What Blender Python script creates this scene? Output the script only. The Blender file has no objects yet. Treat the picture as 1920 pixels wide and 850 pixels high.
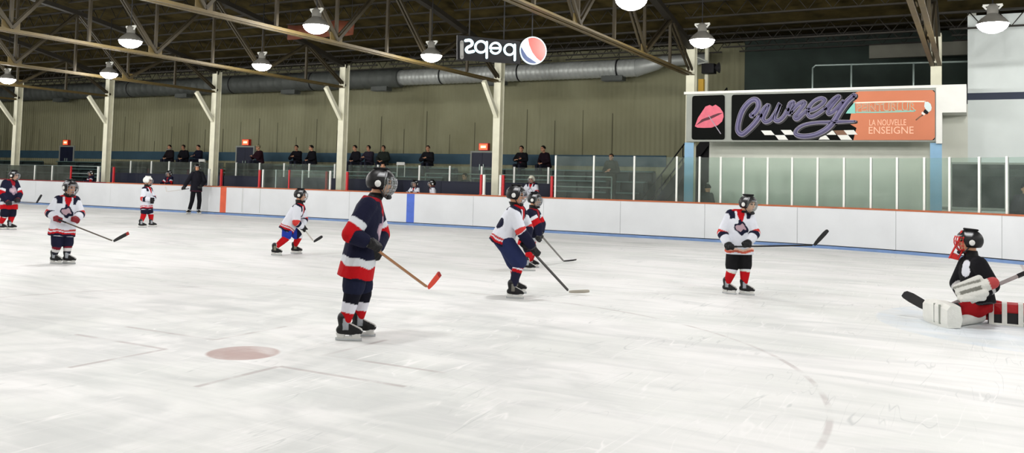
import bpy, math, random
import numpy as np
from mathutils import Vector as V, Matrix
random.seed(7)
SC = bpy.context.scene
COL = SC.collection

# ------------------------------------------------------------------ camera
FPX, CPX, CPY = 1624.5, 960.0, 258.8          # focal length and principal point (1920x850 frame)
YAW, PITCH, ROLL = .4929, .0520, .0258
EYE = V((0, 0, 1.4525))
_f = V((-math.sin(YAW)*math.cos(PITCH), math.cos(YAW)*math.cos(PITCH), math.sin(PITCH)))
_r = V((math.cos(YAW), math.sin(YAW), 0)); _u = _r.cross(_f)
CR = _r*math.cos(ROLL)+_u*math.sin(ROLL); CU = -_r*math.sin(ROLL)+_u*math.cos(ROLL); CF = _f
cd = bpy.data.cameras.new('camera'); cam = bpy.data.objects.new('camera', cd); COL.objects.link(cam)
m = Matrix((CR, CU, -CF)).transposed().to_4x4(); m.translation = EYE; cam.matrix_world = m
cd.sensor_width = 36; cd.lens = FPX/1920*36; cd.shift_y = (CPY-425)/1920; cd.clip_start = .05; cd.clip_end = 300
SC.camera = cam

# ------------------------------------------------------------------ world, exposure
SC.view_settings.view_transform = 'Standard'; SC.view_settings.look = 'None'
SC.view_settings.gamma = 1; SC.view_settings.use_curve_mapping = False
SC.view_settings.exposure = 0.0
LSGN = 1
LAMP_W = 242.0                                # watts of one ceiling lamp
w = bpy.data.worlds.new('world'); SC.world = w; w.use_nodes = True
w.node_tree.nodes['Background'].inputs[0].default_value = (.7, .8, 1, 1)
w.node_tree.nodes['Background'].inputs[1].default_value = .05
SC.cycles.max_bounces = 8; SC.cycles.diffuse_bounces = 4; SC.cycles.transparent_max_bounces = 16
SC.cycles.sample_clamp_indirect = 4.0
SC.cycles.caustics_reflective = False; SC.cycles.caustics_refractive = False

# ------------------------------------------------------------------ small maths
def ray(px, py): return CF+CR*((px-CPX)/FPX)+CU*((CPY-py)/FPX)
def hit(px, py, ax, val):
    d = ray(px, py); return EYE+d*((val-EYE[ax])/d[ax])
def ground(px, py, z=0.): return hit(px, py, 2, z)
def L(r, g, b):
    def c(x):
        x /= 255.; return x/12.92 if x <= .04045 else ((x+.055)/1.055)**2.4
    return (c(r), c(g), c(b), 1.)

# ------------------------------------------------------------------ mesh builder
class MB:
    def __init__(s): s.v = []; s.f = []; s.mi = []; s.sm = []
    def add(s, vs, fs, mat=0, smooth=False):
        o = len(s.v); s.v += [tuple(x) for x in vs]
        for f in fs: s.f.append(tuple(i+o for i in f)); s.mi.append(mat); s.sm.append(smooth)
        return s
    def box(s, a, b, mat=0):
        x0, y0, z0 = a; x1, y1, z1 = b
        vs = [(x0,y0,z0),(x1,y0,z0),(x1,y1,z0),(x0,y1,z0),(x0,y0,z1),(x1,y0,z1),(x1,y1,z1),(x0,y1,z1)]
        return s.add(vs, [(0,3,2,1),(4,5,6,7),(0,1,5,4),(1,2,6,5),(2,3,7,6),(3,0,4,7)], mat)
    def beam(s, p, q, w, h, mat=0, up=(0,0,1), ends=None):
        p = V(p); q = V(q); d = (q-p).normalized(); up = V(up)
        if abs(d.dot(up)) > .98: up = V((0,1,0))
        x = d.cross(up).normalized(); y = x.cross(d)
        w2, h2 = (w, h) if ends is None else ends
        vs = []
        for c, a, b in ((p, w, h), (q, w2, h2)):
            for i, j in ((-1,-1),(1,-1),(1,1),(-1,1)): vs.append(c+x*(i*a/2)+y*(j*b/2))
        return s.add(vs, [(3,2,1,0),(4,5,6,7),(0,1,5,4),(1,2,6,5),(2,3,7,6),(3,0,4,7)], mat)
    def loft(s, rings, mat=0, smooth=True, cap=True, closed=False):
        n = len(rings[0]); vs = [p for r in rings for p in r]; fs = []
        m = len(rings)
        for i in range(m if closed else m-1):
            a = i*n; b = ((i+1) % m)*n
            for j in range(n):
                k = (j+1) % n; fs.append((a+j, a+k, b+k, b+j))
        if cap and not closed:
            fs.append(tuple(reversed(range(n)))); fs.append(tuple(range((m-1)*n, m*n)))
        return s.add(vs, fs, mat, smooth)
    def tube(s, pts, r, n=8, mat=0, cap=True, closed=False):
        pts = [V(p) for p in pts]; rr = r if isinstance(r, (list, tuple)) else [r]*len(pts)
        rings = []; px = None
        for i, p in enumerate(pts):
            a = pts[i-1] if (i or closed) else p; b = pts[(i+1) % len(pts)] if (i < len(pts)-1 or closed) else p
            d = (b-a).normalized()
            if px is None: px = d.orthogonal().normalized()
            x = (px-d*px.dot(d)).normalized(); px = x; y = d.cross(x)
            rings.append([p+x*(rr[i]*math.cos(t*2*math.pi/n))+y*(rr[i]*math.sin(t*2*math.pi/n)) for t in range(n)])
        return s.loft(rings, mat, True, cap, closed)
    def capsule(s, p, q, a, b, n=14, mat=0, sq=None):
        """closed tapered limb; sq=(axis, factor) flattens it along one axis"""
        p = V(p); q = V(q); d = q-p; l = d.length
        d = d/l if l > 1e-6 else V((0,0,1)); x = d.orthogonal().normalized(); y = d.cross(x)
        rings = []
        for c, rad, s0, s1 in ((p, a, -1, 0), (q, b, 0, 1)):
            for k in range(4):
                t = (s0+(s1-s0)*k/3)*math.pi/2*.96
                rings.append([c+d*(rad*math.sin(t))+(x*math.cos(u)+y*math.sin(u))*(rad*math.cos(t)) for u in [i*2*math.pi/n for i in range(n)]])
        if sq:
            ax = V(sq[0]).normalized()
            mid = p
            rings = [[v-ax*((v-mid-d*((v-mid).dot(d))).dot(ax)*(1-sq[1])) for v in r] for r in rings]
        return s.loft(rings, mat)
    def ell(s, c, ax, ay, az, n=16, m=10, mat=0):
        c = V(c); ax = V(ax); ay = V(ay); az = V(az); rings = []
        for k in range(m):
            t = -math.pi/2*.97+math.pi*.97*k/(m-1)
            rings.append([c+az*math.sin(t)+(ax*math.cos(u)+ay*math.sin(u))*math.cos(t) for u in [i*2*math.pi/n for i in range(n)]])
        return s.loft(rings, mat)
    def lathe(s, c, prof, n=20, mat=0, cap=False):
        c = V(c)
        return s.loft([[c+V((r*math.cos(u), r*math.sin(u), z)) for u in [i*2*math.pi/n for i in range(n)]] for r, z in prof], mat, True, cap)
    def prism(s, poly, o, x, y, d, mat=0):
        """flat polygon in the plane o + a*x + b*y, given thickness along d"""
        o = V(o); x = V(x); y = V(y); d = V(d); n = len(poly)
        A = [o+x*a+y*b for a, b in poly]; B = [p+d for p in A]
        if (A[1]-A[0]).cross(A[2]-A[1]).dot(d) > 0: A, B = B, A
        fs = [tuple(range(n)), tuple(range(2*n-1, n-1, -1))]+[(i, i+n, (i+1) % n+n, (i+1) % n) for i in range(n)]
        return s.add(A+B, fs, mat)
    def ribbon(s, pts, w, o, x, y, d, mat=0):
        """stroke of width w (number or list) along 2-D pts, mitred, rounded ends"""
        P = [V(p).to_2d() for p in pts]; n = len(P); ww = w if isinstance(w, (list, tuple)) else [w]*n
        Lf = []; Rt = []
        for i in range(n):
            a = P[max(i-1, 0)]; b = P[min(i+1, n-1)]; t = (b-a)
            t = t.normalized() if t.length > 1e-9 else V((1, 0)); nn = V((-t.y, t.x))
            Lf.append(P[i]+nn*ww[i]/2); Rt.append(P[i]-nn*ww[i]/2)
        o = V(o); x = V(x); y = V(y); d = V(d)
        def q(p, k): return o+x*p.x+y*p.y+d*k
        vs = []; fs = []
        for i in range(n): vs += [q(Lf[i], 0), q(Rt[i], 0), q(Lf[i], 1), q(Rt[i], 1)]
        for i in range(n-1):
            a = i*4; b = a+4; fs += [(a+2, a+3, b+3, b+2), (a, b, b+1, a+1), (a, a+2, b+2, b), (a+1, b+1, b+3, a+3)]
        e = (n-1)*4; fs += [(0, 1, 3, 2), (e, e+2, e+3, e+1)]
        s.add(vs, fs, mat)
        for i in (0, n-1):
            s.prism([(P[i].x+ww[i]/2*math.cos(k*math.pi/6), P[i].y+ww[i]/2*math.sin(k*math.pi/6)) for k in range(12)], o, x, y, d, mat)
        return s
    def mesh(s, name):
        me = bpy.data.meshes.new(name); me.from_pydata(s.v, [], s.f)
        me.polygons.foreach_set('material_index', s.mi); me.polygons.foreach_set('use_smooth', s.sm); me.update()
        return me
    def build(s, name, mats, parent=None):
        me = s.mesh(name)
        for mt in (mats if isinstance(mats, (list, tuple)) else [mats]): me.materials.append(mt)
        o = bpy.data.objects.new(name, me); COL.objects.link(o)
        if parent: o.parent = parent
        return o
def circ(r, n=24, cx=0, cy=0): return [(cx+r*math.cos(i*2*math.pi/n), cy+r*math.sin(i*2*math.pi/n)) for i in range(n)]
def tag(o, label=None, cat=None, group=None, kind=None):
    for k, x in (('label', label), ('category', cat), ('group', group), ('kind', kind)):
        if x: o[k] = x
    return o
def empty(name, loc, label, cat, group=None, rz=0.):
    o = bpy.data.objects.new(name, None); COL.objects.link(o); o.location = loc; o.rotation_euler = (0, 0, rz)
    o.empty_display_size = .1
    return tag(o, label, cat, group)
def copy_tree(o, parent=None):
    c = o.copy(); COL.objects.link(c); c.parent = parent
    for ch in list(o.children): copy_tree(ch, c)
    return c
def struct(name, mb, mat): return tag(mb.build(name, mat), kind='structure')

# ------------------------------------------------------------------ materials
def nt(name):
    mt = bpy.data.materials.new(name); mt.use_nodes = True
    return mt, mt.node_tree.nodes, mt.node_tree.links, mt.node_tree.nodes['Principled BSDF']
def mat(name, col, rough=.6, metal=0., var=0., scale=6., bump=0., bscale=40., spec=.4, emit=None, es=1.):
    mt, N, K, B = nt(name)
    B.inputs['Base Color'].default_value = col; B.inputs['Roughness'].default_value = rough
    B.inputs['Metallic'].default_value = metal; B.inputs['Specular IOR Level'].default_value = spec
    if var or bump:
        tc = N.new('ShaderNodeTexCoord')
    if var:
        nz = N.new('ShaderNodeTexNoise'); nz.inputs['Scale'].default_value = scale; nz.inputs['Detail'].default_value = 5
        K.new(tc.outputs['Object'], nz.inputs['Vector'])
        cr = N.new('ShaderNodeValToRGB'); cr.color_ramp.elements[0].position = .3; cr.color_ramp.elements[1].position = .7
        cr.color_ramp.elements[0].color = tuple(c*(1-var) for c in col[:3])+(1,)
        cr.color_ramp.elements[1].color = tuple(min(1, c*(1+var)) for c in col[:3])+(1,)
        K.new(nz.outputs['Fac'], cr.inputs['Fac']); K.new(cr.outputs['Color'], B.inputs['Base Color'])
    if bump:
        n2 = N.new('ShaderNodeTexNoise'); n2.inputs['Scale'].default_value = bscale; n2.inputs['Detail'].default_value = 3
        K.new(tc.outputs['Object'], n2.inputs['Vector'])
        bp = N.new('ShaderNodeBump'); bp.inputs['Strength'].default_value = bump; bp.inputs['Distance'].default_value = .01
        K.new(n2.outputs['Fac'], bp.inputs['Height']); K.new(bp.outputs['Normal'], B.inputs['Normal'])
    if emit:
        B.inputs['Emission Color'].default_value = emit; B.inputs['Emission Strength'].default_value = es
    return mt
def vmat(name, rough=.8, spec=.2, bump=.25, bscale=35., metal=0.):
    mt, N, K, B = nt(name)
    a = N.new('ShaderNodeAttribute'); a.attribute_name = 'Col'; K.new(a.outputs['Color'], B.inputs['Base Color'])
    B.inputs['Roughness'].default_value = rough; B.inputs['Specular IOR Level'].default_value = spec; B.inputs['Metallic'].default_value = metal
    tc = N.new('ShaderNodeTexCoord'); n2 = N.new('ShaderNodeTexNoise'); n2.inputs['Scale'].default_value = bscale; n2.inputs['Detail'].default_value = 2
    K.new(tc.outputs['Object'], n2.inputs['Vector'])
    bp = N.new('ShaderNodeBump'); bp.inputs['Strength'].default_value = bump; bp.inputs['Distance'].default_value = .02
    K.new(n2.outputs['Fac'], bp.inputs['Height']); K.new(bp.outputs['Normal'], B.inputs['Normal'])
    return mt
def glass_mat(name, tint=(.86, .93, .90, 1), haze=.06, gloss=.9):
    mt, N, K, B = nt(name); N.remove(B)
    out = N['Material Output']
    tr = N.new('ShaderNodeBsdfTransparent'); tr.inputs[0].default_value = tint
    gl = N.new('ShaderNodeBsdfGlossy'); gl.inputs['Roughness'].default_value = .03
    df = N.new('ShaderNodeBsdfDiffuse'); df.inputs[0].default_value = (.75, .82, .78, 1)
    lw = N.new('ShaderNodeFresnel'); lw.inputs[0].default_value = 1.45
    mu = N.new('ShaderNodeMath'); mu.operation = 'MULTIPLY'; mu.inputs[1].default_value = gloss
    nz = N.new('ShaderNodeTexNoise'); nz.inputs['Scale'].default_value = 2.5; nz.inputs['Detail'].default_value = 4
    mh = N.new('ShaderNodeMath'); mh.operation = 'MULTIPLY'; mh.inputs[1].default_value = haze*2
    tc = N.new('ShaderNodeTexCoord'); K.new(tc.outputs['Object'], nz.inputs['Vector'])
    K.new(nz.outputs['Fac'], mh.inputs[0])
    m1 = N.new('ShaderNodeMixShader'); m2 = N.new('ShaderNodeMixShader')
    K.new(lw.outputs[0], mu.inputs[0]); K.new(mh.outputs[0], m1.inputs[0]); K.new(tr.outputs[0], m1.inputs[1]); K.new(df.outputs[0], m1.inputs[2])
    K.new(mu.outputs[0], m2.inputs[0]); K.new(m1.outputs[0], m2.inputs[1]); K.new(gl.outputs[0], m2.inputs[2])
    K.new(m2.outputs[0], out.inputs['Surface'])
    return mt

M = {}
M['board'] = mat('board_white', (.66, .68, .70, 1), .35, var=.04, scale=1.3)
M['cap'] = mat('cap_orange', L(172, 92, 52), .45, var=.12, scale=3)
M['capred'] = mat('cap_red', L(124, 34, 34), .45)
M['kick'] = mat('kick_blue', L(112, 140, 184), .5, var=.1, scale=4)
M['redband'] = mat('band_red', L(214, 92, 60), .45, var=.1, scale=5)
M['blueband'] = mat('band_blue', L(72, 104, 196), .45, var=.1, scale=5)
M['column'] = mat('column_paint', L(212, 210, 188), .6, var=.08, scale=3)
M['colblue'] = mat('column_blue', L(140, 180, 210), .6, var=.06, scale=3)
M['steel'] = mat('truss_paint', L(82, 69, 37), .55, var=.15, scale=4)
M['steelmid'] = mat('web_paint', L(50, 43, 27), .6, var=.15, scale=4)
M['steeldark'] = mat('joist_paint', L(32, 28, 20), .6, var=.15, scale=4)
M['white'] = mat('white_paint', L(226, 226, 220), .5, var=.04, scale=3)
M['post'] = mat('post_white', L(226, 228, 222), .35)
M['postgrey'] = mat('post_grey', L(150, 165, 160), .35, metal=.3)
M['postred'] = mat('post_red', L(186, 34, 40), .45)
M['navy'] = mat('navy_panel', L(18, 24, 46), .6, var=.1, scale=3)
M['door'] = mat('door_navy', L(20, 26, 52), .5, var=.1, scale=3)
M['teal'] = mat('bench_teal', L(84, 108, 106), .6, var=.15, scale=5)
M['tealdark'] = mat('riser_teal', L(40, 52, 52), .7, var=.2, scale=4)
M['concrete'] = mat('floor_concrete', L(90, 92, 88), .85, var=.15, scale=3, bump=.2)
M['bluestripe'] = mat('stripe_blue', L(52, 80, 96), .7, var=.1, scale=3)
M['ductsil'] = mat('duct_silver', L(196, 200, 196), .4, metal=.25, var=.08, scale=3)
M['ductdark'] = mat('duct_grey', L(92, 96, 92), .6, metal=.1, var=.1, scale=3)
M['lampwhite'] = mat('lamp_enamel', L(210, 210, 205), .4)
M['reflector'] = mat('lamp_reflector', L(128, 126, 120), .4)
M['lens'] = mat('lamp_lens', (1, 1, 1, 1), .4, emit=(1, .96, 1, 1), es=40.)
M['grey'] = mat('sign_frame_grey', L(150, 154, 146), .6, var=.06, scale=3)
M['black'] = mat('black_paint', L(16, 16, 18), .6, spec=.2)
M['dark'] = mat('dark_rubber', L(30, 30, 32), .7)
M['glass'] = glass_mat('rink_glass', haze=.05)  # haze: scuffing, plus reflected ice put in as pale diffuse colour
M['visor'] = glass_mat('visor_plastic', (.95, .97, .97, 1), .05, .7)
M['cloth'] = vmat('team_cloth', .85, .15, .5, 16)
M['gear'] = vmat('gear_leather', .6, .3, .4, 40)
M['skin'] = vmat('skin', .55, .35, .1, 60)
M['shell'] = vmat('helmet_plastic', .45, .3, .05, 30)
M['hair'] = vmat('hair', .8, .2, 1., 90)
M['blade'] = mat('blade_steel', L(200, 204, 208), .25, metal=.9)
M['holder'] = mat('holder_white', L(215, 215, 212), .45)
M['eye'] = mat('eye_dark', L(36, 26, 22), .2)
M['wire'] = mat('cage_wire', L(150, 152, 156), .35, metal=.6)
M['wirered'] = mat('cage_red', L(196, 34, 30), .4)
M['padwhite'] = mat('pad_white', L(222, 222, 216), .6, var=.06, scale=8, bump=.3)
M['padred'] = mat('pad_red', L(168, 22, 28), .6, var=.12, scale=8, bump=.3)

# ------------------------------------------------------------------ setting: ice, walls, roof
def ice_material():
    mt, N, K, B = nt('ice')
    tc = N.new('ShaderNodeTexCoord'); sep = N.new('ShaderNodeSeparateXYZ'); K.new(tc.outputs['Object'], sep.inputs[0])
    def math_(op, a, b=None, c=None):
        n = N.new('ShaderNodeMath'); n.operation = op
        for i, x in enumerate((a, b, c)):
            if x is None: continue
            if isinstance(x, (int, float)): n.inputs[i].default_value = x
            else: K.new(x, n.inputs[i])
        return n.outputs[0]
    X, Y = sep.outputs[0], sep.outputs[1]
    def noise(scale, detail=4, sx=1, sy=1, rot=0., dist=0.):
        mp = N.new('ShaderNodeMapping'); mp.inputs['Scale'].default_value = (sx, sy, 1); mp.inputs['Rotation'].default_value = (0, 0, rot)
        K.new(tc.outputs['Object'], mp.inputs[0])
        n = N.new('ShaderNodeTexNoise'); n.inputs['Scale'].default_value = scale; n.inputs['Detail'].default_value = detail; n.inputs['Distortion'].default_value = dist
        K.new(mp.outputs[0], n.inputs['Vector']); return n.outputs['Fac']
    def ramp(v, a, b):                               # smooth 0..1
        n = N.new('ShaderNodeMapRange'); n.interpolation_type = 'SMOOTHSTEP'
        K.new(v, n.inputs['Value']); n.inputs['From Min'].default_value = a; n.inputs['From Max'].default_value = b
        return n.outputs['Result']
    def mix(fac, a, b):
        n = N.new('ShaderNodeMix'); n.data_type = 'RGBA'
        K.new(fac, n.inputs['Factor'])
        for i, x in ((6, a), (7, b)):
            if isinstance(x, tuple): n.inputs[i].default_value = x
            else: K.new(x, n.inputs[i])
        return n.outputs[2]
    def dist(cx, cy):
        dx = math_('SUBTRACT', X, cx); dy = math_('SUBTRACT', Y, cy)
        return math_('SQRT', math_('ADD', math_('MULTIPLY', dx, dx), math_('MULTIPLY', dy, dy)))
    base = (.79, .81, .785, 1); snow = (.90, .90, .89, 1); grey = (.56, .585, .575, 1)
    c = mix(ramp(noise(.55, 6, 1, 1.6, .3, .6), .35, .65), base, snow)
    c = mix(math_('MULTIPLY', ramp(noise(.9, 7, .5, 1.8, -.35, 1.2), .50, .72), .5), c, grey)
    dd = dist(-5.32, 5.33)
    near = math_('SUBTRACT', 1, ramp(dd, 2.2, 4.8))   # worn ice round the spot
    c = mix(math_('MULTIPLY', math_('MULTIPLY', near, ramp(noise(1.4, 6, 1, 1, 0, .8), .38, .66)), .55), c, grey)
    # skate cuts: thin bright and dim lines in several directions
    for rot, sc, thr, colr, amt in ((.5, 3.2, .492, snow, .9), (-.7, 4, .492, snow, .9), (1.5, 3, .494, grey, .7), (.1, 5, .493, grey, .6), (-1.1, 3.5, .493, snow, .8)):
        n = noise(sc, 2, 1, .10, rot, .25)
        ln = math_('MULTIPLY', ramp(n, thr, .5), math_('SUBTRACT', 1, ramp(n, .5, 1-thr)))
        gate = ramp(noise(1.1, 3, 1, 1, rot*2), .5, .62)
        c = mix(math_('MULTIPLY', math_('MULTIPLY', ln, gate), amt), c, colr)
    # long soft drag marks of many skates
    for rot, amt in ((.15, .16), (-.5, .15), (.9, .14)):
        c = mix(math_('MULTIPLY', ramp(noise(2.6, 5, .22, 2.2, rot, .5), .50, .68), amt), c, grey)
        c = mix(math_('MULTIPLY', ramp(noise(3.7, 5, .15, 2.6, rot+.3, .4), .54, .66), amt), c, snow)
    wear = ramp(noise(2.2, 5, 1, 1, .2, .5), .36, .60)
    red = (.40, .25, .22, 1); line = (.40, .34, .33, 1); blue = (.60, .70, .80, 1)
    # face-off spot
    sp = math_('SUBTRACT', 1, ramp(dd, .27, .31)); c = mix(math_('MULTIPLY', sp, math_('MULTIPLY_ADD', wear, .35, .45)), c, red)
    # face-off circle
    rg = math_('SUBTRACT', 1, ramp(math_('ABSOLUTE', math_('SUBTRACT', dd, 4.53)), .012, .032))
    c = mix(math_('MULTIPLY', rg, math_('MULTIPLY', wear, .42)), c, line)
    # hash marks by the spot: short bars along the rink and across it
    def bar(x0, x1, y0, y1):
        hx = math_('SUBTRACT', 1, ramp(math_('ABSOLUTE', math_('SUBTRACT', X, (x0+x1)/2)), (x1-x0)/2-.012, (x1-x0)/2+.012))
        hy = math_('SUBTRACT', 1, ramp(math_('ABSOLUTE', math_('SUBTRACT', Y, (y0+y1)/2)), (y1-y0)/2-.012, (y1-y0)/2+.012))
        return math_('MULTIPLY', hx, hy)
    for b in ((-4.72, -3.55, 5.62, 5.67), (-4.72, -3.55, 5.09, 5.14), (-7.1, -5.93, 5.05, 5.10), (-7.1, -5.93, 5.57, 5.62),
              (-4.75, -4.70, 4.3, 5.1), (-4.75, -4.70, 5.6, 6.5), (-5.96, -5.91, 4.2, 5.08), (-5.96, -5.91, 5.6, 6.5)):
        c = mix(math_('MULTIPLY', bar(*b), math_('MULTIPLY_ADD', wear, .45, .08)), c, line)
    # goal crease
    dg = dist(.85, 11.3)
    cr = math_('MULTIPLY', math_('SUBTRACT', 1, ramp(dg, 1.88, 1.93)), math_('SUBTRACT', 1, ramp(X, .83, .87)))
    c = mix(math_('MULTIPLY', cr, math_('MULTIPLY_ADD', wear, .25, .2)), c, blue)
    # goal line
    gl = bar(.80, .86, -2, 22); c = mix(math_('MULTIPLY', gl, .5), c, red)
    K.new(c, B.inputs['Base Color'])
    B.inputs['Specular IOR Level'].default_value = .10
    rr = math_('MULTIPLY_ADD', noise(1.5, 5), .25, .42); K.new(rr, B.inputs['Roughness'])
    bp = N.new('ShaderNodeBump'); bp.inputs['Strength'].default_value = .12; bp.inputs['Distance'].default_value = .01
    K.new(noise(14, 6, 1, .4, .6), bp.inputs['Height']); K.new(bp.outputs['Normal'], B.inputs['Normal'])
    return mt
def ribbed_wall():
    mt, N, K, B = nt('ribbed_wall')
    tc = N.new('ShaderNodeTexCoord'); B.inputs['Roughness'].default_value = .75; B.inputs['Specular IOR Level'].default_value = .2
    wv = N.new('ShaderNodeTexWave'); wv.bands_direction = 'X'; wv.inputs['Scale'].default_value = 1.6; K.new(tc.outputs['Object'], wv.inputs['Vector'])
    bp = N.new('ShaderNodeBump'); bp.inputs['Strength'].default_value = .5; bp.inputs['Distance'].default_value = .03
    K.new(wv.outputs['Fac'], bp.inputs['Height']); K.new(bp.outputs['Normal'], B.inputs['Normal'])
    nz = N.new('ShaderNodeTexNoise'); nz.inputs['Scale'].default_value = .35; nz.inputs['Detail'].default_value = 6; K.new(tc.outputs['Object'], nz.inputs['Vector'])
    cr = N.new('ShaderNodeValToRGB'); cr.color_ramp.elements[0].color = L(134, 132, 104); cr.color_ramp.elements[1].color = L(148, 147, 119)
    cr.color_ramp.elements[0].position = .35; cr.color_ramp.elements[1].position = .65
    K.new(nz.outputs['Fac'], cr.inputs[0])
    mp = N.new('ShaderNodeMapping'); mp.inputs['Scale'].default_value = (1.0, 1, .12); K.new(tc.outputs['Object'], mp.inputs[0])
    n2 = N.new('ShaderNodeTexNoise'); n2.inputs['Scale'].default_value = 1.6; n2.inputs['Detail'].default_value = 3; K.new(mp.outputs[0], n2.inputs['Vector'])
    r2 = N.new('ShaderNodeMapRange'); r2.inputs['From Min'].default_value = .58; r2.inputs['From Max'].default_value = .70; K.new(n2.outputs['Fac'], r2.inputs['Value'])
    mu = N.new('ShaderNodeMath'); mu.operation = 'MULTIPLY'; mu.inputs[1].default_value = .45; K.new(r2.outputs[0], mu.inputs[0])
    mx = N.new('ShaderNodeMix'); mx.data_type = 'RGBA'; mx.inputs[7].default_value = L(96, 93, 70)
    K.new(mu.outputs[0], mx.inputs['Factor']); K.new(cr.outputs[0], mx.inputs[6]); K.new(mx.outputs[2], B.inputs['Base Color'])
    return mt
M['ice'] = ice_material()
M['ribbed'] = ribbed_wall()
M['seam'] = mat('wall_seam', L(90, 88, 68), .8)
M['insul'] = mat('roof_insulation', L(50, 43, 22), .95, var=.6, scale=2.2, bump=.8, bscale=9, spec=.05)
M['soffit'] = mat('soffit_grey', L(104, 104, 94), .8, var=.12, scale=2)
M['drywall'] = mat('wall_grey', L(214, 216, 205), .75, var=.04, scale=2)
M['drywhite'] = mat('wall_white', L(218, 225, 223), .7, var=.03, scale=2)
M['darkgreen'] = mat('loft_green', L(46, 58, 52), .8, var=.15, scale=2)
M['navyband'] = mat('band_navy', L(38, 48, 70), .6)
M['winglass'] = mat('window_glass', L(34, 46, 43), .12, spec=.5)

# rink outline: straight far boards, then the rounded corner on the right
YB, XC, RC = 23.33, -5.2, 10.5
def bpath(s, off=0.):
    """point at arc length s past the corner start; off = outwards"""
    if s <= 0: return V((XC+s, YB+off, 0))
    a = s/RC; return V((XC+(RC+off)*math.sin(a), YB-RC+(RC+off)*math.cos(a), 0))
def bnorm(s):
    a = max(0, s)/RC; return V((math.sin(a), math.cos(a), 0))
def s_at(px, py, off=.06):
    """arc length where the sight line through a pixel crosses the boards"""
    d = ray(px, py); best = None
    for i in range(4000):
        s = -45+i*.015; p = bpath(s, off)
        c = d.x*p.y-d.y*p.x
        if best is not None and best*c < 0: return s
        best = c
    return 0
mb = MB(); mb.add([(-62, -9, 0), (14, -9, 0), (14, 26.2, 0), (-62, 26.2, 0)], [(0, 1, 2, 3)]); struct('floor', mb, M['ice'])
mb = MB(); mb.box((-62, YB+.14, 0), (XC, 31.2, .02)); n = 14
pts = [bpath(RC*math.radians(60)*i/n, .14) for i in range(n+1)]
for a, b in zip(pts[:-1], pts[1:]): mb.add([(a.x, a.y, .02), (b.x, b.y, .02), (b.x, 26.2, .02), (a.x, 26.2, .02)], [(0, 1, 2, 3)])
struct('floor_stands', mb, M['concrete'])
mb = MB(); mb.box((-62, 31.2, 0), (-6.9, 31.4, 8)); struct('wall_back', mb, M['ribbed'])
mb = MB(); mb.box((-62, 31.16, 2.19), (-10.2, 31.2, 2.62)); struct('trim_1', mb, M['bluestripe'])
mb = MB()
for i in range(40):
    x = -60+i*1.22+random.uniform(-.05, .05); mb.box((x, 31.185, 2.62), (x+random.uniform(.015, .035), 31.2, 2.62+random.uniform(.5, 1.9)))
struct('trim_2', mb, M['seam'])
mb = MB(); mb.box((-62.2, -9, 0), (-62, 31.4, 9)); struct('wall_left', mb, M['ribbed'])
mb = MB(); mb.box((14, -9, 0), (14.2, 31.4, 9)); struct('wall_right', mb, M['drywhite'])
mb = MB(); mb.box((-62, -9.2, 0), (14, -9, 9)); struct('wall_near', mb, M['ribbed'])
WY = 25.25
# changing-room block on the right, with the open loft above it
mb = MB(); mb.box((-6.95, WY, 0), (-.2, WY+.2, 3.8)); struct('wall_room', mb, M['drywall'])
mb = MB(); mb.box((-6.95, WY+.2, 0), (-6.75, 31.2, 3.8)); struct('wall_room_side', mb, M['black'])
mb = MB(); wx0, wx1, wz0, wz1 = -.56, 2.5, 1.13, 2.24
mb.box((-.2, WY, wz1), (14, WY+.2, 3.90)); mb.box((wx1, WY, 0), (14, WY+.2, wz1)); mb.box((-.2, WY, 0), (wx1, WY+.2, wz0))
mb.box((-.2, WY, 4.08), (14, WY+.2, 6.1)); struct('wall_right_front', mb, M['drywhite'])
mb = MB(); mb.box((-.2, WY-.01, 3.90), (14, WY+.2, 4.08)); struct('trim_3', mb, M['navyband'])
mb = MB(); mb.box((-.2, WY+.2, 3.8), (0, 31.2, 6.6)); struct('wall_loft_side', mb, M['drywall'])
mb = MB(); mb.box((-6.95, WY+.2, 3.6), (-.2, 31.2, 3.8)); struct('floor_loft', mb, M['dark'])
mb = MB(); mb.box((-7.2, 30.6, 3.8), (-.2, 30.8, 6.9)); struct('wall_loft_back', mb, M['darkgreen'])
mb = MB(); mb.box((-2.9, 28.4, 5.55), (-.2, 28.6, 5.95)); struct('trim_4', mb, M['soffit'])
# window of the office behind the corner glass
wn = MB()
for a, b in (((wx0-.35, WY-.04, wz0-.06), (wx1, WY, wz0)), ((wx0-.06, WY-.04, wz1), (wx1, WY, wz1+.05)), ((wx0-.06, WY-.04, wz0), (wx0, WY, wz1)), ((wx1-.05, WY-.04, wz0), (wx1, WY, wz1))): wn.box(a, b)
for x in (.62, 1.75): wn.box((x, WY-.045, wz0), (x+.05, WY, wz1))
wf = struct('window_1', wn, M['grey'])
mb = MB(); mb.box((wx0, WY-.015, wz0), (wx1, WY-.005, wz1)); mb.build('window_pane', M['winglass'], wf)
mb = MB(); mb.box((wx0, WY-.025, wz1-.3), (wx1, WY-.016, wz1-.12)); mb.build('window_blind', M['darkgreen'], wf)

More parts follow.
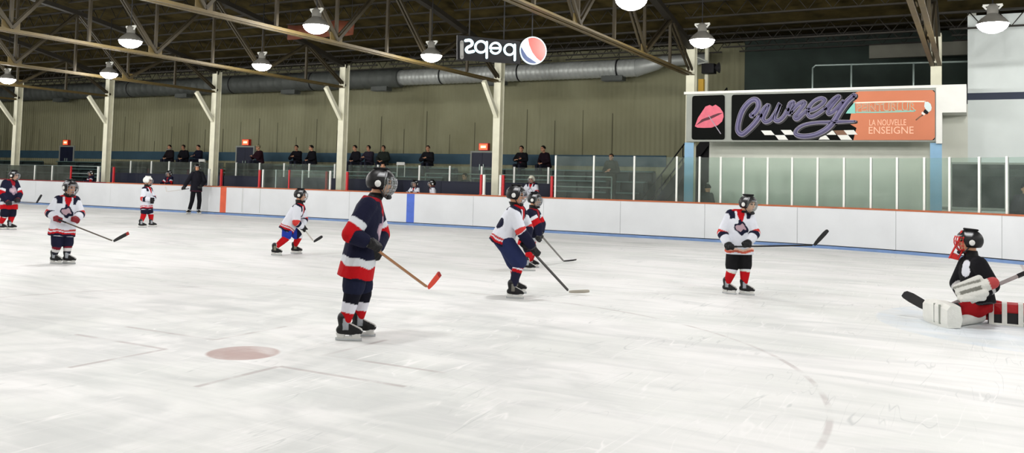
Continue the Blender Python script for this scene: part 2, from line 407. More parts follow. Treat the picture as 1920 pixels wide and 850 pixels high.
# roof: bowed deck on the trusses, flat over the stands
X0, S_, ZT, YC = -39.274, 6.3946, 4.70, 24.53
def ztop(y):                                          # top chord of a truss
    y = min(y, YC); t = (y-11.3)/13.23; return 5.5+1.75*(1-t*t)
def zroof(y): return ztop(y)+.62 if y < YC else 6.12+(y-YC)*.09
ys = [-9]+[-2+i*1.5 for i in range(18)]+[YC, 31.4]
mb = MB(); vs = []
for y in ys: vs += [(-62, y, zroof(y) if y > -2 else zroof(-2)), (14, y, zroof(y) if y > -2 else zroof(-2))]
mb.add(vs, [(2*i, 2*i+2, 2*i+3, 2*i+1) for i in range(len(ys)-1)], smooth=True); struct('ceiling', mb, M['insul'])

# ------------------------------------------------------------------ columns, trusses, joists
ORD = ['leftmost', 'second from left', 'third from left', 'fourth from left', 'fifth from left', 'sixth from left', 'rightmost']
WHERE = ['behind the navy player at the left edge', 'between the white-jersey player and the small white-helmet player', 'right of the official by the red board stripe',
         'left of the large navy player', 'behind the two players close together', 'at the left end of the advertising sign', 'at the right end of the advertising sign']
for k in range(7):
    x = X0+k*S_
    root = empty('support_column', (x, YC, 0), f'pale steel support column {WHERE[k]}', 'column', 'columns along the stands')
    mb = MB(); w2 = .125                              # H-section: two flanges and a web
    ztopc = 5.55
    mb.box((-w2, -.13, .02), (w2, -.11, ztopc)); mb.box((-w2, .11, .02), (w2, .13, ztopc)); mb.box((-.012, -.11, .02), (.012, .11, ztopc))
    mb.build('shaft', M['column'], root)
    mb = MB(); mb.box((-.2, -.2, .02), (.2, .2, .05)); mb.build('base_plate', M['dark'], root)
    if k < 5:
        mb = MB(); mb.beam((0, -1.0, ZT-.06), (0, -.12, 3.58), .13, .13, up=(1, 0, 0)); mb.build('knee_brace', M['column'], root)
    if k == 5 or k == 6:
        mb = MB(); mb.box((-.135, -.142, .05), (.135, -.131, 2.75)); o = mb.build('painted_sleeve', M['colblue'], root); o['label'] = 'light blue lower face'
def make_truss():
    root = empty('roof_truss', (0, 0, 0), 'x', 'truss')
    mb = MB()
    for sx in (-.085, .085):
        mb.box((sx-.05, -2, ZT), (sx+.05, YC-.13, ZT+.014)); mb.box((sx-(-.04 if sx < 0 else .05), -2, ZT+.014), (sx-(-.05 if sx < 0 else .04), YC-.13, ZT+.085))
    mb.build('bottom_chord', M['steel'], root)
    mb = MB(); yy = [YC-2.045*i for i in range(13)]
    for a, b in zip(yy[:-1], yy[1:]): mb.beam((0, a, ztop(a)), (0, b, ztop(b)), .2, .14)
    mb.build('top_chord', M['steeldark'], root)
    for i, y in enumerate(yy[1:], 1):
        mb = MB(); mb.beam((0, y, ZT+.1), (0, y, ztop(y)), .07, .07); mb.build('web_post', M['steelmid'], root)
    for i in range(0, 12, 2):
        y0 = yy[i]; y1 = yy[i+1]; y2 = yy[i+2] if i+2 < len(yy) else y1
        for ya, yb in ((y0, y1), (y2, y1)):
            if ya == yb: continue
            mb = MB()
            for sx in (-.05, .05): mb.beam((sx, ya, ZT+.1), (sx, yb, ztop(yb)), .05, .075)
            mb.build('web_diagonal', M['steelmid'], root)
    for y in yy[2:12:2]:
        mb = MB(); mb.box((-.012, y-.22, ZT+.02), (.012, y+.22, ZT+.28)); mb.build('gusset_plate', M['steel'], root)
    return root
tr = make_truss()
for k in range(7):
    o = tr if k == 0 else copy_tree(tr)
    o.location = (X0+k*S_, 0, 0); o['group'] = 'roof trusses'
    o['label'] = ['steel roof truss ending on the column behind the leftmost navy player', 'steel roof truss ending on the second column from the left', 'steel roof truss ending on the column right of the official',
                  'steel roof truss ending on the column left of the large navy player', 'steel roof truss ending on the column under the reflected sign', 'ochre roof truss ending on the column left of the advertising sign',
                  'ochre roof truss ending above the right end of the advertising sign'][k]
def make_joist(length):
    root = empty('roof_joist', (0, 0, 0), 'x', 'joist'); h = .42
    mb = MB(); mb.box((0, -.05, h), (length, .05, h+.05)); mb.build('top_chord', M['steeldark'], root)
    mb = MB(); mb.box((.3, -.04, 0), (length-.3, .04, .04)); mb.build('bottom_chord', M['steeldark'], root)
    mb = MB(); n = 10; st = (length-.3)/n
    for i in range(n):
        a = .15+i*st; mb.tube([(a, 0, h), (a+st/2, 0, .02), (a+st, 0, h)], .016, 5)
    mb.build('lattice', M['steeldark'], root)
    return root
jo = make_joist(S_); first = True
BAY = ['left of the leftmost column', 'between the leftmost two columns', 'between the second and third columns', 'between the third and fourth columns', 'between the fourth and fifth columns', 'left of the advertising sign', 'over the advertising sign', 'over the right front wall']
for b in range(-1, 7):
    for i, y in enumerate([4.5+1.67*j for j in range(12)]+[24.6, 26.8, 29.]):
        if b < 3 and y < 10: continue
        if b > 4 and y < 12: continue
        o = jo if first else copy_tree(jo); first = False
        o.location = (X0+b*S_, y, zroof(y)-.48)
        o['group'] = f'dark lattice joists {BAY[b+1]}'
        o['label'] = f'dark steel lattice joist under the roof in the bay {BAY[b+1]}'

# ------------------------------------------------------------------ ceiling lamps
def make_lamp():
    root = empty('ceiling_lamp', (0, 0, 0), 'x', 'lamp')
    mb = MB(); mb.lathe((0, 0, 0), [(.288, .05), (.27, .09), (.21, .16), (.13, .22), (.09, .26), (.085, .26), (.125, .215), (.2, .155), (.26, .085), (.275, .05)], 24)
    mb.build('reflector', M['reflector'], root)
    mb = MB(); mb.lathe((0, 0, .015), [(.001, -.14), (.09, -.132), (.17, -.10), (.235, -.05), (.27, .0), (.272, .05), (.24, .07), (.001, .07)], 24); mb.build('lens', M['lens'], root)
    mb = MB(); mb.lathe((0, 0, .25), [(.10, 0), (.10, .14), (.06, .19), (.03, .2), (.001, .2)], 16); mb.build('ballast_housing', M['reflector'], root)
    mb = MB(); mb.beam((-.17, 0, .42), (.17, 0, .42), .05, .04); mb.beam((-.17, 0, .42), (-.1, 0, .34), .03, .03); mb.beam((.17, 0, .42), (.1, 0, .34), .03, .03); mb.build('bracket', M['white'], root)
    mb = MB(); mb.tube([(0, 0, .44), (0, 0, 1.9)], .012, 6); mb.build('hanger_rod', M['dark'], root)
    return root
def lamp_light(x, y, z):
    if 'lamp_light' in bpy.data.lights: ld = bpy.data.lights['lamp_light']
    else: ld = new_lamp()
    o = bpy.data.objects.new('lamp_light', ld); COL.objects.link(o); o.location = (x, y, z-.16); return o
def new_lamp():
    # wide-beam arena fitting: less straight down, more to the sides
    ld = bpy.data.lights.new('lamp_light', 'POINT'); ld.energy = LAMP_W; ld.color = (1, .985, .95); ld.shadow_soft_size = .2
    ld.use_nodes = True; N = ld.node_tree.nodes; K = ld.node_tree.links; em = N['Emission']
    tc = N.new('ShaderNodeTexCoord'); sx = N.new('ShaderNodeSeparateXYZ'); K.new(tc.outputs['Normal'], sx.inputs[0])
    mr = N.new('ShaderNodeMapRange'); K.new(sx.outputs[2], mr.inputs['Value']); mr.inputs['From Min'].default_value = -1*LSGN; mr.inputs['From Max'].default_value = 1*LSGN
    cr = N.new('ShaderNodeValToRGB'); K.new(mr.outputs['Result'], cr.inputs[0]); e = cr.color_ramp.elements
    for i, (p, q) in enumerate(((0, .72), (.2, .90), (.42, 1.6), (.5, 1.75), (.62, 1.5), (.8, .2))):     # straight down ... level ... above
        x = e[i] if i < 2 else e.new(p); x.position = p; x.color = (q/4, q/4, q/4, 1)
    mu = N.new('ShaderNodeMath'); mu.operation = 'MULTIPLY'; mu.inputs[1].default_value = 4; K.new(cr.outputs[0], mu.inputs[0]); K.new(mu.outputs[0], em.inputs['Strength'])
    return ld
lm = make_lamp(); lamp_light(0, 0, 0).parent = lm; first = True; LX = [-44., -37.6, -31.24, -25.62, -18.75, -12.72, -5.44, .28, 6.5]
LAB = {(2, 0): 'lit dome lamp above the column second from left', (0, 0): 'lit dome lamp at the left edge above the first column',
       (3, 0): 'lit dome lamp over the gap between second and third columns', (4, 0): 'lit dome lamp above the glowing exit sign in the middle', (5, 0): 'lit dome lamp just left of the reflected sign',
       (6, 0): 'lit dome lamp over the left end of the advertising sign', (7, 0): 'lit dome lamp in front of the grey wall at top right',
       (4, 1): 'large lit dome lamp at upper left over the ice', (5, 1): 'lit dome lamp behind truss braces near the orange banner', (6, 1): 'lit dome lamp cut by the top edge right of the reflected sign'}
for r_, y in enumerate((19.05, 14.5, 10., 5.5, 1.)):
    for i, x in enumerate(LX):
        o = lm if first else copy_tree(lm); first = False
        o.location = (x, y, 4.72)
        if (i, r_) in LAB: o['label'] = LAB[(i, r_)]; o['group'] = 'dome lamps over the far half of the ice'
        elif i < 2: o['label'] = 'dome lamp in the distance over the left end of the ice'; o['group'] = 'dome lamps at the far left end'
        else: o['label'] = 'dome lamp hanging over the near half of the ice'; o['group'] = 'dome lamps over the near half of the ice'

# ------------------------------------------------------------------ rink boards
def strip(mb, s0, s1, o0, o1, z0, z1, mat_=0, step=.4):
    n = max(1, int(math.ceil((s1-s0)/step))) if s1 > 0 else 1
    rings = []
    for i in range(n+1):
        s = s0+(s1-s0)*i/n; a = bpath(s, o0); b = bpath(s, o1)
        rings.append([(a.x, a.y, z0), (b.x, b.y, z0), (b.x, b.y, z1), (a.x, a.y, z1)])
    mb.loft(rings, mat_, False)
root = empty('rink_boards', (XC, YB, 0), 'white dasher boards along the far side of the ice with orange cap rail', 'boards')
def brd(name, mb, mt, label=None):
    o = mb.build(name, mt, root); o.matrix_parent_inverse = Matrix.Translation(-root.location)
    if label: o['label'] = label
seams = [-55]+[-55+2.44*i for i in range(1, 25)]
s = -55.
while s < 10:
    mb = MB(); strip(mb, s+.004, s+2.436, 0, .06, .09, 1.02); brd('board_panel', mb, M['board']); s += 2.44
mb = MB(); strip(mb, -55, 10.2, .01, .055, .0, 1.0); brd('backing_frame', mb, M['black'])
mb = MB(); strip(mb, -55, -26, -.012, .16, 1.02, 1.06); brd('cap_rail', mb, M['capred'], 'dark red cap rail')
mb = MB(); strip(mb, -26, 10.2, -.012, .16, 1.02, 1.06); brd('cap_rail', mb, M['cap'], 'orange cap rail')
mb = MB(); strip(mb, -55, 10.2, -.012, .06, 0, .07); brd('kick_plate', mb, M['kick'])
sr = s_at(418, 375, 0); mb = MB(); strip(mb, sr-.15, sr+.15, -.004, .05, .087, 1.018); brd('line_band', mb, M['redband'], 'red centre-line band')
sb = s_at(769, 390, 0); mb = MB(); strip(mb, sb-.15, sb+.15, -.004, .05, .087, 1.018); brd('line_band', mb, M['blueband'], 'blue zone-line band')
# narrow door outline in the boards right of the red band
mb = MB()
for px in (454, 487): q = s_at(px, 375, 0); strip(mb, q-.006, q+.006, -.002, .02, .14, 1.0)
brd('gate_seam', mb, M['grey'])

# ------------------------------------------------------------------ glass on the boards
def glass_run(label, pxs, ztop_, off, posts, zb=1.06, y_of=None):
    ss = [s_at(p, 380, off) for p in pxs]
    a = bpath(ss[0], off); root = empty('rink_glass', (a.x, a.y, zb), label, 'glass screen')
    inv = Matrix.Translation(-root.location)
    for s, c in zip(ss, posts):
        p = bpath(s, off); n = bnorm(s); t = V((n.y, -n.x, 0)); mb = MB()
        wd = .05 if c != 'postgrey' else .035
        if c == 'none': continue
        mb.beam((p.x, p.y, zb), (p.x, p.y, ztop_+.02), wd, .05, up=tuple(n))
        o = mb.build('post', M[c], root); o.matrix_parent_inverse = inv
    for s0, s1 in zip(ss[:-1], ss[1:]):
        mb = MB(); strip(mb, s0+.02, s1-.02, off-.006, off+.006, zb, ztop_); o = mb.build('glass_pane', M['glass'], root); o.matrix_parent_inverse = inv
    return root
W_ = 'post'
glass_run('tall glass screen on the corner boards below the advertising sign', [1040, 1112, 1188, 1268, 1311, 1350, 1393, 1438, 1485, 1532, 1582, 1632, 1682, 1733, 1780, 1836, 1888, 1945], 2.29, .08, [W_]*18)
glass_run('low glass screen on the boards behind the two leftmost players', [-30, 10, 62, 95, 130], 1.67, .08, ['none', 'none', W_, W_, 'postred'])
glass_run('low glass screen on the boards between two red posts behind the blue-pants skater', [491, 516, 540, 565, 617], 1.69, .08, [W_, 'postgrey', 'postred', 'postgrey', W_])
for px, c, lab in ((183, W_, 'white bench-gate post left of the second column'), (212, 'postred', 'red bench-gate post right of the second column'), (391, W_, 'pale bench-gate post left of the third column'),
                   (414, 'postred', 'red bench-gate post right of the third column'), (486, 'postred', 'red bench-gate post at the left end of the low glass'), (612, 'postred', 'red bench-gate post at the right end of the low glass'),
                   (650, 'postred', 'red bench-gate post right of the fourth column'), (902, 'postred', 'red bench-gate post left of the fifth column'), (907, W_, 'white bench-gate post left of the fifth column'),
                   (938, W_, 'white bench-gate post right of the fifth column'), (943, 'postred', 'red bench-gate post right of the fifth column'), (1034, 'postred', 'red bench-gate post at the left end of the tall glass')):
    s = s_at(px, 345, .12); p = bpath(s, .12); mb = MB(); mb.box((p.x-.035, p.y-.03, 1.06), (p.x+.035, p.y+.03, 1.69)); mb.box((p.x-.045, p.y-.045, 1.06), (p.x+.045, p.y+.045, 1.08))
    tag(mb.build('gate_post', M[c]), lab, 'post')

# ------------------------------------------------------------------ players' benches
YBK = 25.3
for (p0, p1), lab in (((186, 418), 'navy bench back wall behind the official'), ((420, 640), 'navy bench back wall behind the blue-pants skater'), ((650, 925), 'navy bench back wall behind the large navy player'), ((945, 1036), 'navy bench back wall behind the white-helmet bench kid')):
    a = hit(p0, 340, 1, YBK).x; b = hit(p1, 340, 1, YBK).x
    root = empty('bench_wall', (a, YBK, 0), lab, 'wall panel', 'navy bench back walls'); n = max(1, round((b-a)/2.4)); st = (b-a)/n
    for i in range(n):
        mb = MB(); mb.box((i*st+.006, 0, .02), ((i+1)*st-.006, .06, 1.43)); mb.build('panel', M['navy'], root)
    mb = MB(); mb.box((0, -.02, 1.43), (b-a, .08, 1.46)); mb.build('cap', M['navy'], root)
    px = [q for q in (244, 283, 316, 357, 442, 486, 532, 579, 627, 708, 786, 843, 903, 964, 1028) if p0 < q < p1]
    xs = [hit(q, 320, 1, YBK).x-a for q in px]
    for x in xs:
        mb = MB(); mb.box((x-.03, 0, 1.46), (x+.03, .05, 1.99)); mb.build('glass_post', M['post'], root)
    ed = [0]+xs+[b-a]
    for u, v in zip(ed[:-1], ed[1:]):
        if v-u > .15:
            mb = MB(); mb.box((u+.03, .02, 1.46), (v-.03, .03, 1.97)); mb.build('glass_pane', M['glass'], root)
    wh = lab[len('navy bench back wall '):]; pa, pb = a+.05, b-.05
    for q in range(7):
        xc = X0+q*S_
        if pa-.3 < xc < (a+b)/2: pa = max(pa, xc+.3)
        elif (a+b)/2 < xc < pb+.3: pb = min(pb, xc-.3)
    mb = MB(); mb.box((pa, YBK-1.55, .02), (pb, YBK-.03, .22)); mb.box((pa, YBK-1.55, .22), (pb, YBK-1.45, .25)); mb.box((pa, YBK-1.4, .22), (pb, YBK-.03, .25)); tag(mb.build('bench_platform', M['dark']), 'dark rubber-topped bench platform '+wh, 'platform', 'bench platforms')
    root = empty('team_bench', (a, YBK, .25), 'long teal team bench '+wh, 'bench', 'team benches')
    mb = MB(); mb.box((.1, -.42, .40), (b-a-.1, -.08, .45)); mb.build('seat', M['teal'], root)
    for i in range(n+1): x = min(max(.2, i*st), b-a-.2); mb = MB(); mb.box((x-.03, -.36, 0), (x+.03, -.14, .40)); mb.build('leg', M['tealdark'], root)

# ------------------------------------------------------------------ bleachers
SEC = [(-60, -45.9, 'left of the leftmost exit'), (-44.4, -32.2, 'between the leftmost and middle exits'), (-30.8, -18.75, 'between the middle and right exits'), (-17.45, -10.3, 'right of the right exit')]
ROWN = ['lowest', 'second', 'third', 'fourth', 'topmost']
for a, b, wh in SEC:
    for k in range(5):
        y = 26.6+.85*k; z = .45+.39*k
        root = empty('bleacher_bench', (a, y, 0), f'{ROWN[k]} long teal bleacher bench in the section {wh}', 'bench', 'bleacher rows')
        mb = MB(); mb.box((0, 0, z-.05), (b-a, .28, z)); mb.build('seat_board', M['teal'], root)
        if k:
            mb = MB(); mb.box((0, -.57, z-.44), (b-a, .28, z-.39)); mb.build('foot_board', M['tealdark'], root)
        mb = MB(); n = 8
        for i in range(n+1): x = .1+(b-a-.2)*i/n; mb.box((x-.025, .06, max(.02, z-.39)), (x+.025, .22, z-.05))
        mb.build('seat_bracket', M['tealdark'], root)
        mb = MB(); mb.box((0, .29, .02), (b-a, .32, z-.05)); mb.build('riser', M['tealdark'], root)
    root = empty('hand_rail', (a, 26.0, 0), f'pale pipe handrail in front of the bleachers {wh}', 'rail', 'bleacher handrails'); n = max(2, round((b-a)/3))
    mb = MB()
    for z in (1.38, 1.72): mb.tube([(0, 0, z), (b-a, 0, z)], .022, 8)
    mb.build('pipe', M['postgrey'], root)
    for i in range(n+1):
        x = (b-a)*i/n; mb = MB(); mb.tube([(x, 0, .02), (x, 0, 1.72)], .022, 8); mb.build('upright', M['postgrey'], root)
for px, py, lab in ((378, 301, 'small white card on the bench back left of the third column'), (751, 307, 'small white card on the bleachers right of the coach')):
    p = hit(px, py, 1, 29.0); mb = MB(); mb.box((p.x-.2, 29.0, p.z-.06), (p.x+.2, 29.03, p.z+.06)); mb.box((p.x-.2, 29.03, 1.58), (p.x-.17, 29.06, p.z)); mb.box((p.x+.17, 29.03, 1.58), (p.x+.2, 29.06, p.z)); tag(mb.build('paper_card', M['white']), lab, 'card')

# ------------------------------------------------------------------ exits on the back wall
for i, (x, w2, zt) in enumerate(((-45.15, .58, 2.84), (-31.5, .55, 2.86), (-18.1, .5, 2.68))):
    nm = ('leftmost', 'middle', 'right')[i]
    rt = empty(f'door_{i+1}', (x, 31.15, 0), f'dark navy exit door at the {nm} gap in the bleachers', 'door'); rt['kind'] = 'structure'
    mb = MB(); mb.box((-w2-.07, -.04, .02), (-w2, .05, zt+.07)); mb.box((w2, -.04, .02), (w2+.07, .05, zt+.07)); mb.box((-w2, -.04, zt), (w2, .05, zt+.07)); mb.build('door_frame', M['grey'], rt)
    for q in (0, 1):
        mb = MB(); mb.box((-w2+q*w2+.005, -.02, .04), (-w2+(q+1)*w2-.005, .04, zt)); lf = mb.build('door_leaf', M['door'], rt)
        mb = MB(); mb.beam((-.09+q*.18, -.05, 1.95), (-.09+q*.18, -.05, 2.2), .04, .04); mb.build('push_bar', M['postgrey'], lf)
    es = empty('exit_sign', (x+(0, .1, .1)[i], 31.1, zt+.24), f'glowing red exit sign box above the {nm} bleacher exit', 'exit sign', 'exit signs')
    mb = MB(); mb.box((-.22, -.08, -.15), (.22, .08, .15)); mb.build('housing', M['wirered'], es)
    mb = MB(); mb.box((-.19, -.085, -.12), (.19, -.08, .12)); mb.build('lit_face', mat('exit_red', L(230, 70, 50), .5, emit=L(255, 84, 50), es=2.4), es)
    mb = MB(); mb.box((-.12, -.088, -.045), (.12, -.0855, .045)); mb.build('lit_core', mat('exit_core', L(255, 190, 160), .5, emit=L(255, 170, 120), es=4.), es)
    mb = MB(); mb.box((-.03, .08, -.03), (.03, .1, .03)); mb.build('wall_mount', M['dark'], es)

# ------------------------------------------------------------------ air ducts
def spiral(mb, y, z, r, x0, x1, mt=0, pitch=.22):
    n = int((x1-x0)/pitch); prof = []
    for i in range(n+1):
        x = x0+(x1-x0)*i/n
        for dx, dr in ((0, 0), (pitch*.8, 0), (pitch*.85, .012), (pitch*.95, .012)):
            if x+dx <= x1: prof.append((x+dx, r+dr))
    mb.loft([[(x, y+q*math.cos(u), z+q*math.sin(u)) for u in [k*2*math.pi/20 for k in range(20)]] for x, q in prof], mt)
DY, DZ = 30.4, 5.86
xd = hit(752, 150, 1, DY).x; xe = hit(1195, 135, 1, DY).x
root = empty('ventilation_duct', (xd, DY, DZ), 'long round silver and grey air duct along the top of the back wall', 'duct'); inv = Matrix.Translation(-root.location)
def dct(n, mb, mt, lab=None):
    o = mb.build(n, mt, root); o.matrix_parent_inverse = inv
    if lab: o['label'] = lab
mb = MB(); spiral(mb, DY, DZ, .42, -60, xd, pitch=.45); dct('grey_section', mb, M['ductdark'], 'dull grey duct section')
mb = MB(); spiral(mb, DY, DZ, .34, xd, xe, pitch=.2); dct('silver_section', mb, M['ductsil'], 'silver spiral duct section')
mb = MB(); mb.loft([[(x, DY+r*math.cos(u), DZ+dz+r*math.sin(u)) for u in [k*2*math.pi/20 for k in range(20)]] for x, r, dz in ((xe, .34, 0), (xe+.8, .24, .12), (xe+1.0, .2, .2), (xe+2.6, .2, .22))]); dct('reducer', mb, M['ductsil'])
for px in (345, 545, 715, 930, 1150, 115):
    x = hit(px, 170, 1, DY).x; rr = .42 if x < xd else .34; mb = MB(); mb.box((x-.42, DY-.2, DZ-rr-.12), (x+.42, DY+.2, DZ-rr+.1))
    for j in range(5): mb.box((x-.40, DY-.18+j*.08, DZ-rr-.135), (x+.40, DY-.16+j*.08, DZ-rr-.12))
    dct('air_grille', mb, M['ductdark'])
for px in (40, 250, 440, 590, 830, 975, 1160):
    x = hit(px, 150, 1, DY).x; rr = (.42 if x < xd else .34)+.015; mb = MB()
    mb.loft([[(x+dx, DY+q*math.cos(u), DZ+q*math.sin(u)) for u in [k*2*math.pi/20 for k in range(20)]] for dx, q in ((-.03, rr), (.03, rr), (.03, rr-.02), (-.03, rr-.02))], 0, False, False, True)
    mb.tube([(x, DY, DZ+rr), (x, DY, 6.6)], .015, 6); dct('hanger', mb, M['dark'])

# ------------------------------------------------------------------ advertising sign between the last two columns
YS = 24.25                                              # face of the sign
def sp(px, py): p = hit(px, py, 1, YS); return p.x, p.z
root = empty('advertising_sign', (-7.35, YS, 2.77), 'long advertising sign with lips panel and purple script lettering in white frame', 'sign'); inv = Matrix.Translation(-root.location)
def sg(n, mb, mt, lab=None, par=None):
    o = mb.build(n, mt, par or root)
    if par is None: o.matrix_parent_inverse = inv
    if lab: o['label'] = lab
    return o
mb = MB(); mb.box((-7.36, YS+.02, 2.77), (-.86, YS+.14, 4.13)); sg('backing_board', mb, M['grey'])
mb = MB(); mb.box((-7.42, YS-.05, 4.13), (-.86, YS+.3, 4.2)); sg('top_frame', mb, M['white'])
mb = MB(); mb.box((-.90, YS-.03, 2.72), (-.76, YS+.14, 4.13)); sg('end_frame', mb, M['white'])
mb = MB(); mb.box((-.76, YS-.03, 3.5), (-.22, WY-.01, 4.2)); mb.box((-.88, YS-.03, 4.13), (-.76, WY-.01, 4.2)); sg('beam_end_box', mb, M['white'])
EX, EZ, ED = (1, 0, 0), (0, 0, 1), (0, -1, 0)
def face(poly, n, mt, lift, lab=None, par=None, th=.006):
    mb = MB(); mb.prism([sp(*p) for p in poly], (0, YS-lift, 0), EX, EZ, (0, -th, 0)); return sg(n, mb, mt, lab, par)
def rrect(x0, y0, x1, y1, x2, y2, x3, y3, r=5):
    pts = []
    c = [(x0, y0), (x1, y1), (x2, y2), (x3, y3)]
    for i in range(4):
        p = V(c[i]); a = (V(c[i-1])-p).normalized(); b = (V(c[(i+1) % 4])-p).normalized()
        for k in range(5):
            t = k/4; q0 = p+a*r; q1 = p+b*r; pts.append(tuple(q0*(1-t)**2+p*(2*t*(1-t))+q1*t*t))
    return pts
signblack = mat('sign_black', L(11, 13, 11), .7, spec=.08, var=.15, scale=2); orange = mat('sign_orange', L(200, 116, 78), .45, var=.05, scale=1.5)
pink = mat('lips_pink', L(214, 100, 118), .45, var=.08, scale=8); purple = mat('script_purple', L(62, 56, 96), .45, var=.3, scale=5); lav = mat('script_outline', L(158, 152, 164), .45)
darkout = mat('script_shadow', L(20, 20, 22), .5); tealp = mat('sign_teal', L(124, 196, 182), .45); cream = mat('sign_cream', L(250, 226, 206), .45); brown = mat('sign_brown', L(120, 84, 60), .5); paleor = mat('sign_pale_orange', L(250, 190, 160), .45)
p1 = face(rrect(1298, 180, 1359, 178, 1359, 262, 1297, 262), 'lips_panel', signblack, 0)
p2 = face(rrect(1372, 178, 1753, 169, 1753, 263, 1371, 263), 'script_panel', signblack, 0)
def inv_of(o): return o
def chld(o, par):                                       # sub-part in world-built coordinates
    o.matrix_parent_inverse = inv; o.parent = par
    return o
def fc(*a, **k):
    par = k.pop('on'); o = face(*a, **k); o.parent = par; o.matrix_parent_inverse = Matrix.Identity(4); return o
# orange right-hand end (slanted edge)
fc([(1604, 174), (1612, 171.5), (1748, 169), (1753, 174), (1753, 258), (1748, 262.8), (1600, 263), (1606, 240), (1592, 232)], 'orange_field', orange, .006, on=p2)
# lips
fc([(1303, 237), (1309, 221), (1317, 209), (1323, 200), (1331, 197), (1336, 199.5), (1342, 196.5), (1350, 202), (1356, 211), (1357, 219), (1354, 228), (1346, 235), (1334, 239.5), (1320, 240), (1308, 239.5)], 'lips', pink, .006, on=p1)
fc([(1305, 235.5), (1316, 224), (1325, 220.5), (1331, 219), (1337, 216), (1347, 212.5), (1355.5, 212), (1347, 216.5), (1338, 221), (1330, 224.5), (1320, 227.5)], 'mouth_gap', mat('lips_dark', L(84, 26, 40), .5), .012, on=p1, th=.003)
fc([(1328, 217), (1329.2, 216.5), (1352.5, 251), (1351, 251.5)], 'lolly_stick', lav, .016, on=p1, th=.003)
# checker strip
for q in ([(1427, 245), (1446, 245), (1453, 253.5), (1434, 253.5)], [(1464, 244), (1483, 244), (1491, 253), (1472, 253)], [(1453, 253.5), (1471, 253.5), (1478, 262.5), (1460, 262.5)], [(1554, 245), (1562, 245), (1568, 253), (1550, 253)],
          [(1541, 254), (1549, 254), (1556, 262), (1535, 262)], [(1582, 244.5), (1601, 244), (1608, 252.5), (1589, 252.8)], [(1570, 253.5), (1590, 253.2), (1598, 262.5), (1577, 262.5)]):
    fc(q, 'checker', M['white'], .012, on=p2, th=.003)
fc([(1563, 245), (1582, 244.5), (1589, 253), (1570, 253.5)], 'checker', brown, .012, on=p2, th=.003, lab='brown checker square')
# the brush-script word: strokes with a dark edge, a pale outline and a purple body
def zp(pts): return [(1365+x*260/1920, 165+y*105/775) for x, y in pts]
STROKES = [([(330, 380), (385, 330), (425, 250), (405, 175), (345, 165), (265, 225), (195, 330), (150, 470), (140, 590), (195, 640), (270, 590), (370, 490), (450, 380)], 75),
           ([(450, 380), (500, 290), (560, 240), (530, 330), (490, 420), (520, 470), (590, 440), (660, 340), (720, 220), (680, 330), (650, 430), (700, 455), (770, 400), (830, 300)], 62),
           ([(830, 300), (860, 215), (910, 200), (880, 290), (850, 360)], 56), ([(880, 330), (960, 240), (1040, 195), (1060, 220), (990, 320), (925, 400), (960, 430), (1040, 360), (1110, 300)], 60),
           ([(1110, 320), (1210, 290), (1310, 220), (1340, 165), (1280, 145), (1190, 190), (1120, 280), (1110, 370), (1160, 400), (1260, 350), (1350, 280)], 55),
           ([(1350, 290), (1430, 190), (1500, 130), (1540, 125), (1460, 220), (1390, 320), (1400, 360), (1470, 320), (1590, 190)], 55),
           ([(1745, 105), (1650, 190), (1550, 330), (1460, 470), (1350, 580), (1200, 650), (1040, 670), (940, 640), (960, 570), (1060, 510), (1220, 480), (1400, 475), (1560, 468), (1760, 462)], [70, 75, 75, 78, 75, 70, 70, 60, 48, 45, 45, 50, 48, 30])]
def dense(p, w, n=5):
    if not isinstance(w, list): w = [w]*len(p)
    out = []; ow = []
    for i in range(len(p)-1):
        a = V(p[max(i-1, 0)]); b = V(p[i]); c = V(p[i+1]); d = V(p[min(i+2, len(p)-1)])
        for k in range(n):
            t = k/n; out.append(.5*((2*b)+(c-a)*t+(2*a-5*b+4*c-d)*t*t+(3*b-a-3*c+d)*t**3)); ow.append(w[i]*(1-t)+w[i+1]*t)
    return out+[V(p[-1])], ow+[w[-1]]
PXM = abs(sp(1500, 220)[0]-sp(1499, 220)[0])*260/1920
def script(n, mt, extra, lift, shift=(0, 0)):
    mb = MB()
    for p, w_ in STROKES:
        q, ww = dense(p, w_); pts = [sp(*zp([(a.x+shift[0], a.y+shift[1])])[0]) for a in q]
        mb.ribbon(pts, [max(8, x+extra)*PXM for x in ww], (0, YS-lift, 0), EX, EZ, (0, -.004, 0))
    o = sg(n, mb, mt); o.parent = p2; o.matrix_parent_inverse = Matrix.Identity(4); return o
script('script_shadow', darkout, 16, .012, (14, 12)); script('script_outline', lav, 4, .02); script('script_body', purple, -9, .028); script('script_gloss', mat('script_gloss', L(104, 98, 136), .4), -52, .034, (-8, -5))
# paint tube outline, brush-microphone and the small words
fc([(1589, 208), (1603, 191), (1604, 213), (1586, 213)], 'tube_tip', tealp, .012, on=p2)
def rib(pts, wd, n, mt, lift, lab=None):
    mb = MB(); mb.ribbon([sp(*p) for p in pts], [wd*PXM*1920/260]*len(pts), (0, YS-lift, 0), EX, EZ, (0, -.004, 0)); o = sg(n, mb, mt, lab); o.parent = p2; o.matrix_parent_inverse = Matrix.Identity(4); return o
rib([(1604, 193), (1650, 191.5), (1700, 190.5), (1735, 190.5)], 2.4, 'tube_line', cream, .013); rib([(1604, 211), (1640, 211), (1680, 209.8), (1715, 208.5)], 2.2, 'tube_line', tealp, .012)
fc([(1734, 191.5), (1740, 191), (1745, 195), (1747, 202), (1746, 207), (1741, 211), (1737, 207.5), (1733, 200)], 'microphone_head', mat('mic_pale', L(206, 222, 222), .4), .014, on=p2)
fc([(1733, 206), (1736, 205), (1741.5, 211), (1738, 215), (1731, 211)], 'microphone_neck', M['black'], .014, on=p2)
